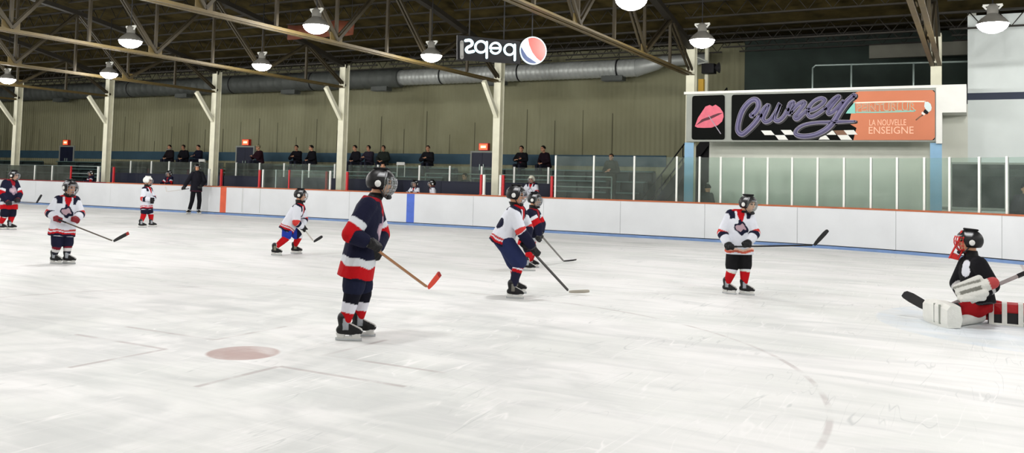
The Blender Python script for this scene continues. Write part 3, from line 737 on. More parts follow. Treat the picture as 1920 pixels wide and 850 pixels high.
fc([(1728, 211), (1730, 209.5), (1735, 214), (1733, 216.5), (1728, 214)], 'microphone_ring', M['white'], .017, on=p2)
rib([(1730, 216), (1724, 220), (1718, 225)], 2.4, 'microphone_handle', brown, .014)
def words(txt, px, py, h, wpx, n, mt, lift, bold=0):
    cu = bpy.data.curves.new('txt', 'FONT'); cu.body = txt; cu.size = 1; cu.extrude = .004; cu.offset = bold; cu.resolution_u = 3
    ob = bpy.data.objects.new('txt', cu); COL.objects.link(ob); bpy.context.view_layer.update()
    me = bpy.data.meshes.new_from_object(ob.evaluated_get(bpy.context.evaluated_depsgraph_get())); bpy.data.objects.remove(ob)
    xs = [v.co.x for v in me.vertices]; yy = [v.co.y for v in me.vertices]
    x0, z0 = sp(px, py); x1, _ = sp(px+wpx, py); _, z1 = sp(px, py-h)
    for v in me.vertices:
        v.co = V((x0+(v.co.x-min(xs))/(max(xs)-min(xs))*(x1-x0), YS-lift-v.co.z, z0+v.co.y/max(yy)*(z1-z0)))
    me.materials.append(mt); o = bpy.data.objects.new(n, me); COL.objects.link(o); o.parent = p2; return o
words('PEINTURLUR', 1606, 208.5, 14, 112, 'word_outline', tealp, .011, .03); words('PEINTURLUR', 1606.5, 208, 13, 111, 'word', mat('sign_deep_orange', L(222, 120, 70), .5), .0155)
words('LA NOUVELLE', 1630, 235.5, 11, 69, 'word', paleor, .012); words('ENSEIGNE', 1629, 251, 13, 84, 'word', paleor, .012)

# ------------------------------------------------------------------ soft-drink sign reflected in the near glass, modelled as solid glowing letters
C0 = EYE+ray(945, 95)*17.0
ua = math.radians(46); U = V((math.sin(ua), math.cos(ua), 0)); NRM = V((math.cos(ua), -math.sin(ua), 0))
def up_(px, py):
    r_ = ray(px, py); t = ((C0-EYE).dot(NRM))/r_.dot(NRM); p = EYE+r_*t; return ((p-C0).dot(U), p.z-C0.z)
root = empty('reflected_sign', C0, 'reflection of a lit sign in the near glass, modelled as mirrored white letters and red white blue ball', 'sign')
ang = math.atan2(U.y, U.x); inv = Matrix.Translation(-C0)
glow = mat('letter_glow', L(216, 238, 246), .4, emit=L(206, 236, 246), es=.75); dimglow = mat('letter_dim', L(120, 120, 116), .4, emit=L(150, 150, 146), es=.12)  # emission stands in for the brightness of the reflected letters
def hs(n, mb, mt, lab=None):
    o = mb.build(n, mt, root); o.matrix_parent_inverse = inv
    if lab: o['label'] = lab
    return o
PM = (up_(946, 95)[0]-up_(945, 95)[0])
def hr(n, strokes, wd, mt, lift=.03, lab=None):
    mb = MB()
    for p in strokes:
        q, ww = dense(p, 1.); mb.ribbon([up_(850+a.x*190/1920, 55+a.y*75/758) for a in q], [wd*PM*.1]*len(q), C0+NRM*lift, U, (0, 0, 1), NRM*.03)
    return hs(n, mb, mt, lab)
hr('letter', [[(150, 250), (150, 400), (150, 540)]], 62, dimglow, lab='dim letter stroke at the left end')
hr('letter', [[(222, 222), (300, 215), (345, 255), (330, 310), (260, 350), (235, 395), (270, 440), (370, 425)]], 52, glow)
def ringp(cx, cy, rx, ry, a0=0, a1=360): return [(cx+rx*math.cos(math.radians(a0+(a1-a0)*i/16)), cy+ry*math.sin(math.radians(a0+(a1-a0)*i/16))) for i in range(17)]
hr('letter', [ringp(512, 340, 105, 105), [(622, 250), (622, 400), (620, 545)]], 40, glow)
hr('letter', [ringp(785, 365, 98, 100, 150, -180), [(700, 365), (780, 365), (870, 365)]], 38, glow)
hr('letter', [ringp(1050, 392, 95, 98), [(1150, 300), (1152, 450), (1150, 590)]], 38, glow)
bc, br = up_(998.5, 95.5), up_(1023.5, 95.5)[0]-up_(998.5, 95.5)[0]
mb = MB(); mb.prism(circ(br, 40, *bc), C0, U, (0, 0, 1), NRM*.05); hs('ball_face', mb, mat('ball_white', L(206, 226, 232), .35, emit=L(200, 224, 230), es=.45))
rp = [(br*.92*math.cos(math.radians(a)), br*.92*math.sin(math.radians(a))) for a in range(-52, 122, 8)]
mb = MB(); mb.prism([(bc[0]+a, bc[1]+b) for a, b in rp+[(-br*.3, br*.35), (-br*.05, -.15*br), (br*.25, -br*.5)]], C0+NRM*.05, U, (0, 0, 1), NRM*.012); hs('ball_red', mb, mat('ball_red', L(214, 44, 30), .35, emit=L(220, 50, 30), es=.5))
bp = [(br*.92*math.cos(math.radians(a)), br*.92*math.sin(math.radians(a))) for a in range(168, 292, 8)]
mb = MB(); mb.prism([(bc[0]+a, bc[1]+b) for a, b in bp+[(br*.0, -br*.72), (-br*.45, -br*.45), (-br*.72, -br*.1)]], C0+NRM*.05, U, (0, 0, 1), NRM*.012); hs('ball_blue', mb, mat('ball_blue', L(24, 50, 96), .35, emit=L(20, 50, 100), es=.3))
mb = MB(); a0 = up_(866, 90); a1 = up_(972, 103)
mb.prism([up_(857, 66), up_(975, 78), up_(975, 120), up_(857, 112)], C0-NRM*.05, U, (0, 0, 1), NRM*.075); hs('added_backing', mb, M['black'])  # dark box added behind the letters; the reflection has none
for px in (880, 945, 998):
    q = up_(px, 78); p = C0+U*q[0]+V((0, 0, q[1])); mb = MB(); mb.tube([p-NRM*.02, V((p.x, p.y, zroof(p.y)-.05))-NRM*.02], .012, 6); hs('hanger_rod', mb, M['dark'])  # rods added to carry the modelled reflection

# ------------------------------------------------------------------ loft rail, stair, banner, loudspeaker
root = empty('loft_rail', (-4.09, WY+.25, 3.8), 'grey pipe guard rail of the loft above the advertising sign', 'rail')
for n_, pts in (('top_pipe', [(0, 0, 1.12), (.08, 0, 1.2), (4.0, 0, 1.14)]), ('upright', [(0, 0, 0), (0, 0, 1.12)]), ('upright', [(1.03, 0, 0), (1.03, 0, 1.19)]), ('upright', [(3.98, 0, 0), (3.98, 0, 1.14)]), ('upright', [(2.6, 0, 0), (2.6, 0, 1.17)])):
    mb = MB(); mb.tube(pts, .025, 8); mb.build(n_, M['postgrey'] if pts[0][0] < 3.9 else M['steel'], root)
root = empty('stair', (-10.1, 28.2, 0), 'dark stair climbing to the loft left of the advertising sign', 'stair')
for y in (0, 1.0):
    mb = MB(); mb.beam((0, y, .1), (2.9, y, 3.85), .06, .3, up=(0, 1, 0) if False else (0, 0, 1)); mb.build('stringer', M['black'], root)
    mb = MB(); mb.tube([(0, y, .95), (2.9, y, 4.75)], .025, 8); [mb.tube([(2.9*t, y, .1+3.75*t), (2.9*t, y, .95+3.8*t)], .018, 6) for t in (0, .25, .5, .75, 1)]; mb.build('hand_rail', M['black'], root)
mb = MB(); mb.prism([(.3, .02), (2.85, .02), (2.85, 3.6), (.3, .35)], (0, .06, 0), (1, 0, 0), (0, 0, 1), (0, .05, 0)); mb.build('dark_infill', M['black'], root)  # black sheet added below the stair to darken that area
for i in range(19):
    t = (i+.5)/19; mb = MB(); mb.box((2.9*t-.12, .03, .1+3.75*t-.02), (2.9*t+.12, .97, .1+3.75*t+.02)); mb.build('tread', M['dark'], root)
p = hit(600, 55, 1, 20.2); root = empty('ceiling_banner', p, 'orange banner hanging under the roof behind a lit lamp', 'banner')
mb = MB(); mb.loft([[(-1.3+2.6*i/8, .02*math.sin(i*1.7), .22-.05*math.sin(i)), (-1.3+2.6*i/8, .02+.02*math.sin(i*1.7), .22-.05*math.sin(i)), (-1.3+2.6*i/8, .02+.05*math.sin(i*2.1), -.25), (-1.3+2.6*i/8, .05*math.sin(i*2.1), -.25)] for i in range(9)], 0, True); mb.build('cloth', mat('banner_orange', L(96, 46, 22), .8), root)
mb = MB(); mb.tube([(-1.35, .01, .24), (1.35, .01, .24)], .015, 6); [mb.tube([(x, .01, .24), (x, .01, zroof(20.2)-p.z-.05)], .008, 5) for x in (-1.2, 1.2)]; mb.build('rod', M['dark'], root)
root = empty('loudspeaker', (-6.9, 24.75, 4.95), 'dark loudspeaker on a bracket above the left end of the sign', 'speaker')
mb = MB(); mb.box((-.16, -.05, -.16), (.2, .25, .12)); mb.build('cabinet', M['black'], root)
mb = MB(); mb.lathe((0, 0, 0), [(.06, 0), (.1, .05), (.16, .12)], 16); o = mb.build('horn', M['dark'], root); o.location = (.2, .1, 0); o.rotation_euler = (0, math.pi/2, 0)
mb = MB(); mb.beam((-.28, 0, .12), (.0, .05, .18), .05, .05); mb.beam((-.28, -.1, .3), (.0, .05, .18), .04, .04); mb.build('bracket', M['grey'], root)
mb = MB(); mb.box((-7.05, 25.0, 4.2), (-6.96, 25.12, 6.1)); tag(mb.build('support_column', M['column']), 'slim pale post behind the left end of the sign', 'column')
mb = MB(); mb.box((-7.15, 24.7, 4.2), (-7.0, 24.85, 4.62)); mb.box((-7.17, 24.68, 4.2), (-6.98, 24.87, 4.23)); tag(mb.build('junction_box', mat('yellow_paint', L(190, 150, 50), .6)), 'yellow box standing on the sign frame by its left column', 'box')

# ================================================================== people
UP = V((0, 0, 1)); QUEUE = []
def rm(name, mb, mt, parent, vox, colf, smooth=3, label=None):
    o = mb.build(name, mt, parent); o.data.materials.clear(); o.data.materials.append(mt)
    md = o.modifiers.new('r', 'REMESH'); md.mode = 'VOXEL'; md.voxel_size = vox; md.use_smooth_shade = True
    if smooth: s = o.modifiers.new('s', 'SMOOTH'); s.factor = .5; s.iterations = smooth
    QUEUE.append((o, colf, mt))
    if label: o['label'] = label
    return o
def finish_people():
    bpy.context.view_layer.update(); dg = bpy.context.evaluated_depsgraph_get()
    for o, colf, mt in QUEUE:
        me = bpy.data.meshes.new_from_object(o.evaluated_get(dg)); old = o.data; nv = len(me.vertices)
        P = np.empty(nv*3, 'f'); me.vertices.foreach_get('co', P); P = P.reshape(-1, 3).astype(float)
        C = np.ones((nv, 4), 'f'); c = colf(P) if callable(colf) else np.tile(np.array(colf[:3]), (nv, 1)); C[:, :3] = c[:, :3]
        at = me.color_attributes.new('Col', 'FLOAT_COLOR', 'POINT'); at.data.foreach_set('color', C.ravel())
        me.name = o.name; o.modifiers.clear(); o.data = me
        if not me.materials: me.materials.append(mt)
        bpy.data.meshes.remove(old)
    QUEUE.clear()
def seg(P, a, b):
    a = np.array(a); d = np.array(b)-a; t = np.clip((P-a)@d/(d@d), 0, 1)
    return np.linalg.norm(P-a-t[:, None]*d, axis=1), t
def h3(v): v = V((v[0], v[1], 0)); return v.normalized()
def dirv(deg): a = math.radians(deg); return V((math.cos(a), math.sin(a), 0))
SKIN = L(206, 154, 122); NV = L(22, 24, 46); RED = L(176, 16, 24); WH = L(214, 217, 226); GR = L(150, 154, 160); BK = L(20, 20, 22); DRED = L(140, 22, 34); BLUE = L(34, 58, 156)

class Fig:
    def __init__(s, name, label, base, group=None, rz=None):
        s.base = V(base); d = h3(s.base-EYE); s.yd = d
        s.rz = math.atan2(-d.x, d.y) if rz is None else rz
        s.root = empty(name, s.base, label, 'person', group, s.rz); s.inv = Matrix.Rotation(-s.rz, 4, 'Z')@Matrix.Translation(-s.base)
    def loc(s, wpt): return s.inv@V(wpt)
    def world(s, l): return s.inv.inverted()@V(l)
    def P(s, px, py, f=0.):
        r_ = ray(px, py); t = ((s.base+s.yd*f-EYE).dot(s.yd))/r_.dot(s.yd); return s.loc(EYE+r_*t)
    def G(s, px, py, z=0.): return s.loc(ground(px, py, z))

def head_parts(mb, c, fw, up, lat, hk):
    mb.ell(c+up*.012*hk, lat*.074*hk, fw*.092*hk, up*.098*hk)
    mb.ell(c-up*.062*hk+fw*.028*hk, lat*.052*hk, fw*.06*hk, up*.052*hk)                 # jaw
    mb.capsule(c+fw*.088*hk+up*.012*hk, c+fw*.104*hk-up*.026*hk, .009*hk, .014*hk, 8)      # nose
    mb.capsule(c+fw*.082*hk-up*.058*hk-lat*.018*hk, c+fw*.082*hk-up*.058*hk+lat*.018*hk, .010*hk, .010*hk, 8)
    mb.capsule(c+fw*.082*hk+up*.034*hk-lat*.03*hk, c+fw*.082*hk+up*.034*hk+lat*.03*hk, .012*hk, .012*hk, 8)
    for q in (-1, 1): mb.ell(c+lat*(q*.076*hk)-fw*.004*hk-up*.005*hk, lat*.012*hk, fw*.02*hk, up*.032*hk, 8, 6)
def skin_col(c, fw, up, lat, hk, skin):
    c_, f_, u_, l_ = [np.array(v) for v in (c, fw, up, lat)]
    def fn(P):
        C = np.tile(np.array(skin[:3]), (len(P), 1)); d = (P-c_)/hk; x = d@l_; y = d@f_; z = d@u_
        for q in (-1, 1):
            C[(y > .05) & (((x-q*.032)/.017)**2+((z-.012)/.008)**2 < 1)] = L(52, 36, 30)[:3]
            C[(y > .05) & (((x-q*.032)/.022)**2+((z-.034)/.006)**2 < 1)] = L(84, 58, 42)[:3]
        C[(y > .06) & ((x/.024)**2+((z+.058)/.010)**2 < 1)] = L(160, 84, 76)[:3]
        return C
    return fn
def hand(mb, w_, fd, side, curl, k):
    """bare hand: palm, four unequal bent fingers and a thumb from the side of the palm"""
    fd = V(fd).normalized(); n = fd.cross(side).normalized()
    mb.capsule(w_, w_+fd*.065*k, .028*k, .030*k, 10, sq=(n, .55))
    for i, l in enumerate((.062, .072, .068, .052)):
        p = w_+fd*.075*k+side*((i-1.5)*.0205*k); a = p+(fd*math.cos(curl*.5)+n*math.sin(curl*.5))*(l*.5*k); b = a+(fd*math.cos(curl*1.3)+n*math.sin(curl*1.3))*(l*.5*k)
        mb.capsule(p-fd*.02*k, a, .0105*k, .0098*k, 8); mb.capsule(a, b, .0098*k, .0085*k, 8)
    t0 = w_+fd*.03*k-side*.03*k; t1 = t0+(fd*.6-side*.7)*.035*k; mb.capsule(t0, t1, .013*k, .011*k, 8); mb.capsule(t1, t1+(fd*.9-side*.2+n*.3)*.03*k, .011*k, .009*k, 8)
def glove(F, nm, w_, fd, ax, k, col, cuffcol):
    fd = V(fd).normalized(); ax = V(ax).normalized()
    a = (-fd-ax*(-fd).dot(ax)); a = a.normalized() if a.length > .2 else ax.orthogonal().normalized()
    b = ax.cross(a).normalized(); G = w_+fd*.085*k; mb = MB()
    mb.capsule(w_-fd*.075*k, w_+fd*.005*k, .062*k, .052*k, 14)
    for i in (-1.2, 0, 1.2): mb.capsule(w_+ax*(i*.02*k), G+a*.042*k+ax*(i*.026*k), .034*k, .030*k, 10)
    for i in range(4):
        c = G+ax*((i-1.5)*.031*k); r1 = .036*k; lim = (250, 270, 262, 235)[i]; pr = None
        for j in range(4):
            t = math.radians(15+(lim-15)*j/3); q = c+(a*math.cos(t)+b*math.sin(t))*r1
            if pr is not None: mb.capsule(pr, q, .0175*k, .016*k, 8)
            pr = q
    c = G+ax*(-1.9*.031*k); pr = None
    for j in range(3):
        t = math.radians(-10-75*j); q = c+(a*math.cos(t)+b*math.sin(t))*.038*k+ax*(.012*k*j)
        if pr is not None: mb.capsule(pr, q, .019*k, .016*k, 8)
        pr = q
    w0 = np.array(w_); f0 = np.array(fd)
    def cf(P):
        C = np.tile(np.array(col[:3]), (len(P), 1)); t = (P-w0)@f0
        C[t < -.045*k] = cuffcol[:3]; C[(t > .012*k) & (t < .026*k)] = cuffcol[:3]; return C
    return rm('glove', mb, M['gear'], F.root, .0085 if k > .8 else .008, cf, 1)
def shell(F, nm, c, fw, up, lat, rx, ry, rz, brow, side, back, mt, colf, th=.012, rows=9, cols=32, rough=0.):
    mb = MB(); rings = []
    for s in (1, 0):
        for i in (range(rows+1) if s else range(rows, -1, -1)):
            ring = []
            for j in range(cols):
                ph = 2*math.pi*j/cols; cs = math.cos(ph)
                a = abs(math.degrees(ph if ph < math.pi else 2*math.pi-ph))
                lim = brow if a < 48 else brow+(side-brow)*min(1, (a-48)/18) if a < 110 else side+(back-side)*(a-110)/70
                th_ = math.radians(lim)*max(i, .02)/rows; e = 0 if s else th
                g = 1+rough*math.sin(ph*7+i*1.7)*.5
                ring.append(c+up*((rz*g-e)*math.cos(th_))+(fw*((ry*g-e)*cs)+lat*((rx*g-e)*math.sin(ph)))*math.sin(th_))
            rings.append(ring)
    mb.loft(rings, 0, True, True)
    o = mb.build(nm, mt, F.root); me = o.data
    P = np.array([v.co for v in me.vertices]); C = np.ones((len(P), 4), 'f'); cc = colf(P) if callable(colf) else np.tile(np.array(colf[:3]), (len(P), 1)); C[:, :3] = cc[:, :3]
    at = me.color_attributes.new('Col', 'FLOAT_COLOR', 'POINT'); at.data.foreach_set('color', C.ravel()); return o
def helmet(F, c, fw, up, lat, hk, col, kind, wire='wire'):
    c = c+up*.022*hk; c_, f_, u_, l_ = [np.array(v) for v in (c, fw, up, lat)]
    def cf(P):
        C = np.tile(np.array(col[:3]), (len(P), 1)); d = (P-c_)/hk; x = d@l_; y = d@f_; z = d@u_
        if col[0] < .2:
            C[(z > .055) & (z < .067) & (y < .07) & (y > -.02)] = L(196, 198, 202)[:3]
            C[(np.abs(z-.03) < .012) & (y > .095)] = L(190, 192, 196)[:3]
        else: C[(np.abs(z-.05) < .006) & (np.abs(x) > .05)] = L(120, 122, 126)[:3]
        return C
    o = shell(F, 'helmet', c, fw, up, lat, .104*hk, .128*hk, .114*hk, 72, 128, 122, M['shell'], cf)
    mb = MB()
    for x in (-.035, 0, .035): mb.capsule(c+up*.108*hk+lat*(x*hk)-fw*.06*hk, c+up*.112*hk+lat*(x*hk)+fw*.05*hk, .011*hk, .011*hk, 8)
    q = mb.build('ridge', M['black'] if col[0] < .2 else M['holder'], F.root); q.parent = o
    for s in (-1, 1):
        mb = MB(); mb.ell(c+lat*(s*.104*hk)-up*.02*hk-fw*.005*hk, lat*.008*hk, fw*.028*hk, up*.030*hk, 12, 6); q = mb.build('ear_guard', M['holder'], F.root); q.parent = o
        mb = MB(); mb.tube([c+lat*(s*.095*hk)-up*.07*hk+fw*.02*hk, c+lat*(s*.07*hk)-up*.12*hk+fw*.05*hk, c-up*.145*hk+fw*.075*hk], .007*hk, 6); q = mb.build('chin_strap', M['dark'], F.root); q.parent = o
    mb = MB(); mb.ell(c-up*.128*hk+fw*.085*hk, lat*.036*hk, fw*.028*hk, up*.022*hk, 12, 6); q = mb.build('chin_cup', M['dark'], F.root); q.parent = o
    def sp_(ph, th, g=1.): a = math.radians(ph); t = math.radians(th); return c-up*.015*hk+(fw*(.146*math.cos(a))+lat*(.112*math.sin(a)))*(hk*g*math.sin(t))+up*(.135*hk*g*math.cos(t))
    if kind in ('cage', 'both'):
        mb = MB(); rr = .0036*hk
        for ph in (-58, -40, -22, -7, 7, 22, 40, 58): mb.tube([sp_(ph, t) for t in (68, 84, 100, 116, 132, 146)], rr, 5)
        for t in (74, 92, 110, 128, 146): mb.tube([sp_(ph, t) for ph in range(-62, 63, 15)], rr, 5)
        q = mb.build('face_cage', M[wire], F.root); q.parent = o
    if kind in ('visor', 'both'):
        mb = MB(); r1 = [[sp_(ph, t, .97) for ph in range(-70, 71, 10)] for t in (66, 82, 98, 114, 130, 144)]
        vs = [p for r_ in r1 for p in r_]; n = len(r1[0])
        mb.add(vs, [(i*n+j, i*n+j+1, (i+1)*n+j+1, (i+1)*n+j) for i in range(5) for j in range(n-1)], 0, True)
        q = mb.build('face_shield', M['visor'], F.root); q.parent = o; sd = q.modifiers.new('s', 'SOLIDIFY'); sd.thickness = .003
    return o
def skate(F, ank, toe, k, accent=GR, z0=0.):
    toe = h3(toe); lat = V((-toe.y, toe.x, 0)); A = V((ank.x, ank.y, z0+.150*k)); mb = MB()
    mb.capsule(A+UP*.055*k-toe*.012*k, A-UP*.02*k, .056*k, .052*k, 14)
    mb.capsule(A-UP*.055*k-toe*.035*k, A-UP*.058*k+toe*.09*k, .042*k, .042*k, 12); mb.capsule(A-UP*.025*k+toe*.02*k, A-UP*.062*k+toe*.135*k, .046*k, .034*k, 12)
    A_ = np.array(A); t_ = np.array(toe); l_ = np.array(lat)
    def cf(P):
        C = np.tile(np.array(BK[:3]), (len(P), 1)); d = (P-A_)/k; y = d@t_; z = d[:, 2]; x = np.abs(d@l_)
        C[(z > -.05) & (z < .05) & (y > -.005) & (y < .045) & (x > .015)] = accent[:3]
        C[(z > .07)] = L(48, 48, 52)[:3]; C[(x < .02) & (y > .03) & (z > -.06)] = L(190, 190, 186)[:3]; return C
    o = rm('skate', mb, M['gear'], F.root, .0085, cf, 2)
    zb = z0
    mb = MB(); p = V((A.x, A.y, 0))-toe*.065*k; q = V((A.x, A.y, 0))+toe*.15*k
    for c in (p+toe*.035*k, q-toe*.04*k): mb.beam(c+UP*(zb+.026*k), c+UP*(zb+.068*k), .028*k, .05*k, up=tuple(toe), ends=(.045*k, .085*k))
    mb.beam(p+UP*(zb+.03*k), q+UP*(zb+.03*k), .018*k, .02*k); h = mb.build('blade_holder', M['holder'], F.root); h.parent = o
    mb = MB(); mb.beam(p-toe*.015*k+UP*(zb+.014*k), q+toe*.012*k+UP*(zb+.014*k), .005, .026*k); h = mb.build('runner', M['blade'], F.root); h.parent = o
    return o
def shoe(F, ank, toe, k, col, z0):
    toe = h3(toe); A = V((ank.x, ank.y, z0+.09*k)); mb = MB()
    mb.capsule(A+UP*.05*k, A-UP*.03*k, .05*k, .046*k, 12); mb.capsule(A-UP*.045*k-toe*.03*k, A-UP*.05*k+toe*.14*k, .045*k, .038*k, 12)
    z1 = z0+.025*k
    def cf(P): C = np.tile(np.array(col[:3]), (len(P), 1)); C[P[:, 2] < z1] = L(60, 58, 54)[:3]; return C
    return rm('shoe', mb, M['gear'], F.root, .012, cf, 1)
def ellring(c, ax, ay, n=20): return [c+ax*math.cos(t)+ay*math.sin(t) for t in [i*2*math.pi/n for i in range(n)]]

def person(F, J, S):
    """J: joints in the figure's own frame; S: what is worn"""
    k = S.get('k', 1.); hk = S.get('hk', .98); vox = S.get('vox', .011); R = F.root; skin = S.get('skin', SKIN)
    sa, sb, pv = J['sa'], J['sb'], J['pv']; lat = (sb-sa).normalized(); lath = h3(lat) if V((lat.x, lat.y, 0)).length > .05 else V((0, 1, 0))
    fw = h3(J['fw']); C = (sa+sb)/2; sp0 = (C-pv).normalized(); rz_ = S.get('rise', .04)*k; sa = sa+sp0*rz_; sb = sb+sp0*rz_; C = C+sp0*rz_; N_ = C+sp0*.075*k
    # keep the side axis square to the spine
    latS = (lat-sp0*lat.dot(sp0)).normalized(); fS = sp0.cross(latS).normalized(); fS = fS if fS.dot(fw) > 0 else -fS
    hf = V(J['hf']).normalized(); hu = (UP*.95+sp0*.25-hf*(UP*.95+sp0*.25).dot(hf)).normalized(); hl = hf.cross(hu).normalized(); H = J['head']
    hipw = .080*k; hl_ = J.get('hipl', latS)
    ha = J.get('ha', pv-hl_*hipw-UP*.03*k); hb = J.get('hb', pv+hl_*hipw-UP*.03*k)
    # ---- body: one continuous surface
    mb = MB(); mid = pv.lerp(C, .45)+fS*(-.01*k)
    mb.loft([ellring(pv-sp0*.09*k, latS*.10*k, fS*.08*k), ellring(pv, latS*.145*k, fS*.10*k), ellring(mid, latS*.125*k, fS*.092*k), ellring(pv.lerp(C, .8), latS*.15*k, fS*.105*k), ellring(C, latS*.14*k, fS*.08*k), ellring(N_, latS*.055*k, fS*.055*k)])
    for s_, e_, w_, sg_ in ((sa, J['ea'], J['wa'], 1), (sb, J['eb'], J['wb'], -1)):
        mb.capsule(s_, e_, .050*k, .042*k); mb.capsule(e_, w_, .041*k, .028*k)
        if not S.get('gloves'): hand(mb, w_, (w_-e_), J.get('hs', lath)*(1 if sg_ > 0 else -1), S.get('curl', .5), max(k, .9))
        else: mb.capsule(w_, w_+(w_-e_).normalized()*.05*k, .027*k, .026*k, 10)
    for h_, k_, a_, t_ in ((ha, J['ka'], J['aa'], J['ta']), (hb, J['kb'], J['ab'], J['tb'])):
        mb.capsule(h_, k_, .078*k, .055*k); mb.capsule(k_, a_, .054*k, .038*k); mb.capsule(a_-UP*.02*k, a_+h3(t_)*.10*k-UP*.045*k, .034*k, .026*k, 10)
    mb.capsule(C, H-hu*.05*hk-hf*.015*hk, .054*k, .050*hk, 12)
    head_parts(mb, H, hf, hu, hl, hk)
    rm('body', mb, M['skin'], R, S.get('bvox', .0085), skin_col(H, hf, hu, hl, hk, skin), 1)
    if S.get('eyes', True):
        for s_ in (-1, 1):
            mb = MB(); mb.ell(H+hf*.088*hk+hl*(s_*.032*hk)+hu*.012*hk, hl*.011*hk, hf*.009*hk, hu*.008*hk, 8, 6); mb.build('eye', M['eye'], R)
    # ---- jersey / coat
    bk = S.get('bulk', 1.)*k; hem = pv-sp0*(S.get('hem', .12)*k); cs = S['top']
    mb = MB(); mA = pv.lerp(C, .4)
    mb.loft([ellring(hem, latS*.222*bk, fS*.166*bk), ellring(pv, latS*.216*bk, fS*.160*bk), ellring(mA-fS*.004, latS*.196*bk, fS*.148*bk), ellring(pv.lerp(C, .78), latS*.208*bk, fS*.148*bk), ellring(C-sp0*.01*k, latS*.196*bk, fS*.126*bk), ellring(C+sp0*.045*k, latS*.125*bk, fS*.100*bk), ellring(N_+sp0*.012*k, latS*.088*bk, fS*.082*bk)])
    arms = []
    for s_, e_, w_ in ((sa, J['ea'], J['wa']), (sb, J['eb'], J['wb'])):
        w2 = e_.lerp(w_, .86); s2 = s_.lerp(C, .12); mb.capsule(s2, e_, .088*bk, .080*bk); mb.capsule(e_, w2, .080*bk, .070*bk); arms.append((np.array(s2), np.array(e_), np.array(w2)))
    a0 = np.array(hem); ax = np.array(N_-hem); ln = ax@ax; l_, f_ = np.array(latS), np.array(fS); C_ = np.array(C); spn = np.array(sp0)
    patches = J.get('patch', []); seed_ = random.random()*9
    def cf(P):
        n = len(P); col = np.tile(np.array(cs['base'][:3]), (n, 1)); hh = (P-a0)@ax/ln
        c0 = a0+np.clip(hh, 0, 1)[:, None]*ax; q = P-c0; dT = np.sqrt(((q@l_)/.2)**2+((q@f_)/.15)**2)/bk
        best = dT*1.0; arm = np.zeros(n); wob = .012*np.sin(P[:, 0]*31+seed_)+.012*np.sin(P[:, 1]*27+P[:, 2]*19)
        for s_, e_, w_ in arms:
            d1, t1 = seg(P, s_, e_); d2, t2 = seg(P, e_, w_); use2 = d2 < d1; d = np.where(use2, d2, d1)/(.086*bk); t = np.where(use2, 1+t2, t1)
            better = (d < best); best = np.where(better, d, best); arm = np.where(better, t+1e-3, arm)
        tor = arm == 0; hw = hh+wob
        for lo, hi, c in cs.get('torso', []): col[tor & (hw >= lo) & (hw < hi)] = c[:3]
        aw = arm+wob
        for lo, hi, c in cs.get('sleeve', []): col[(~tor) & (aw >= lo) & (aw < hi)] = c[:3]
        if 'yoke' in cs:
            xx = np.abs((P-C_)@l_)/k; yy = (P-C_)@f_; col[tor & (hh > .80) & ((xx > .085) | (yy < .0))] = cs['yoke'][:3]
            hgt = (P-C_)@spn; col[(~tor) & (arm < .45) & (hgt > .02*k)] = cs['yoke'][:3]
        x = (P-C_)@l_/k; y = (P-C_)@f_/k; z = (P-C_)@spn/k
        if 'collar' in cs: col[(y > 0) & (np.abs(x) < .055+.35*np.minimum(0, z)) & (z > -.12)] = cs['collar'][:3]; col[tor & (hh > .975) & (np.abs(x) < .12)] = cs['collar'][:3]
        if cs.get('emblem'):
            e = np.sqrt(((x)/.10)**2+((z+.20)/.085)**2)+.30*np.sin(x*38+1)*np.cos(z*31+x*12)
            fr = (y > .02) & tor; c1, c2 = cs['emblem']; col[fr & (e < 1)] = c1[:3]; col[fr & (e < .62)] = c2[:3]
            col[fr & (np.abs(x+.02) < .02) & (np.abs(z+.10) < .03)] = c1[:3]
        for p, r_, c in patches: col[np.linalg.norm(P-np.array(p), axis=1) < r_] = c[:3]
        return col
    rm(S.get('topname', 'jersey'), mb, M['cloth'], R, vox, cf, 4)
    # ---- trousers / hockey pants
    mb = MB(); g = S.get('pants_len', .86); pk = S.get('pbulk', 1.)*k; pc = S['pants']; long_ = S.get('long', False)
    mb.loft([ellring(pv-sp0*.13*k, latS*.13*pk, fS*.12*pk), ellring(pv-sp0*.04*k, latS*.180*pk, fS*.140*pk), ellring(pv+sp0*.05*k, latS*.172*pk, fS*.130*pk), ellring(pv+sp0*.10*k, latS*.15*pk, fS*.115*pk)])
    for h_, k_, a_ in ((ha, J['ka'], J['aa']), (hb, J['kb'], J['ab'])):
        if long_: mb.capsule(h_, k_, .098*pk, .080*pk); mb.capsule(k_, a_+(k_-a_).normalized()*.03, .078*pk, .068*pk)
        else: mb.capsule(h_, h_.lerp(k_, g), .112*pk, .104*pk, 16)
    rm('trousers' if long_ else 'hockey_pants', mb, M['cloth'], R, vox, pc if callable(pc) else pc, 3)
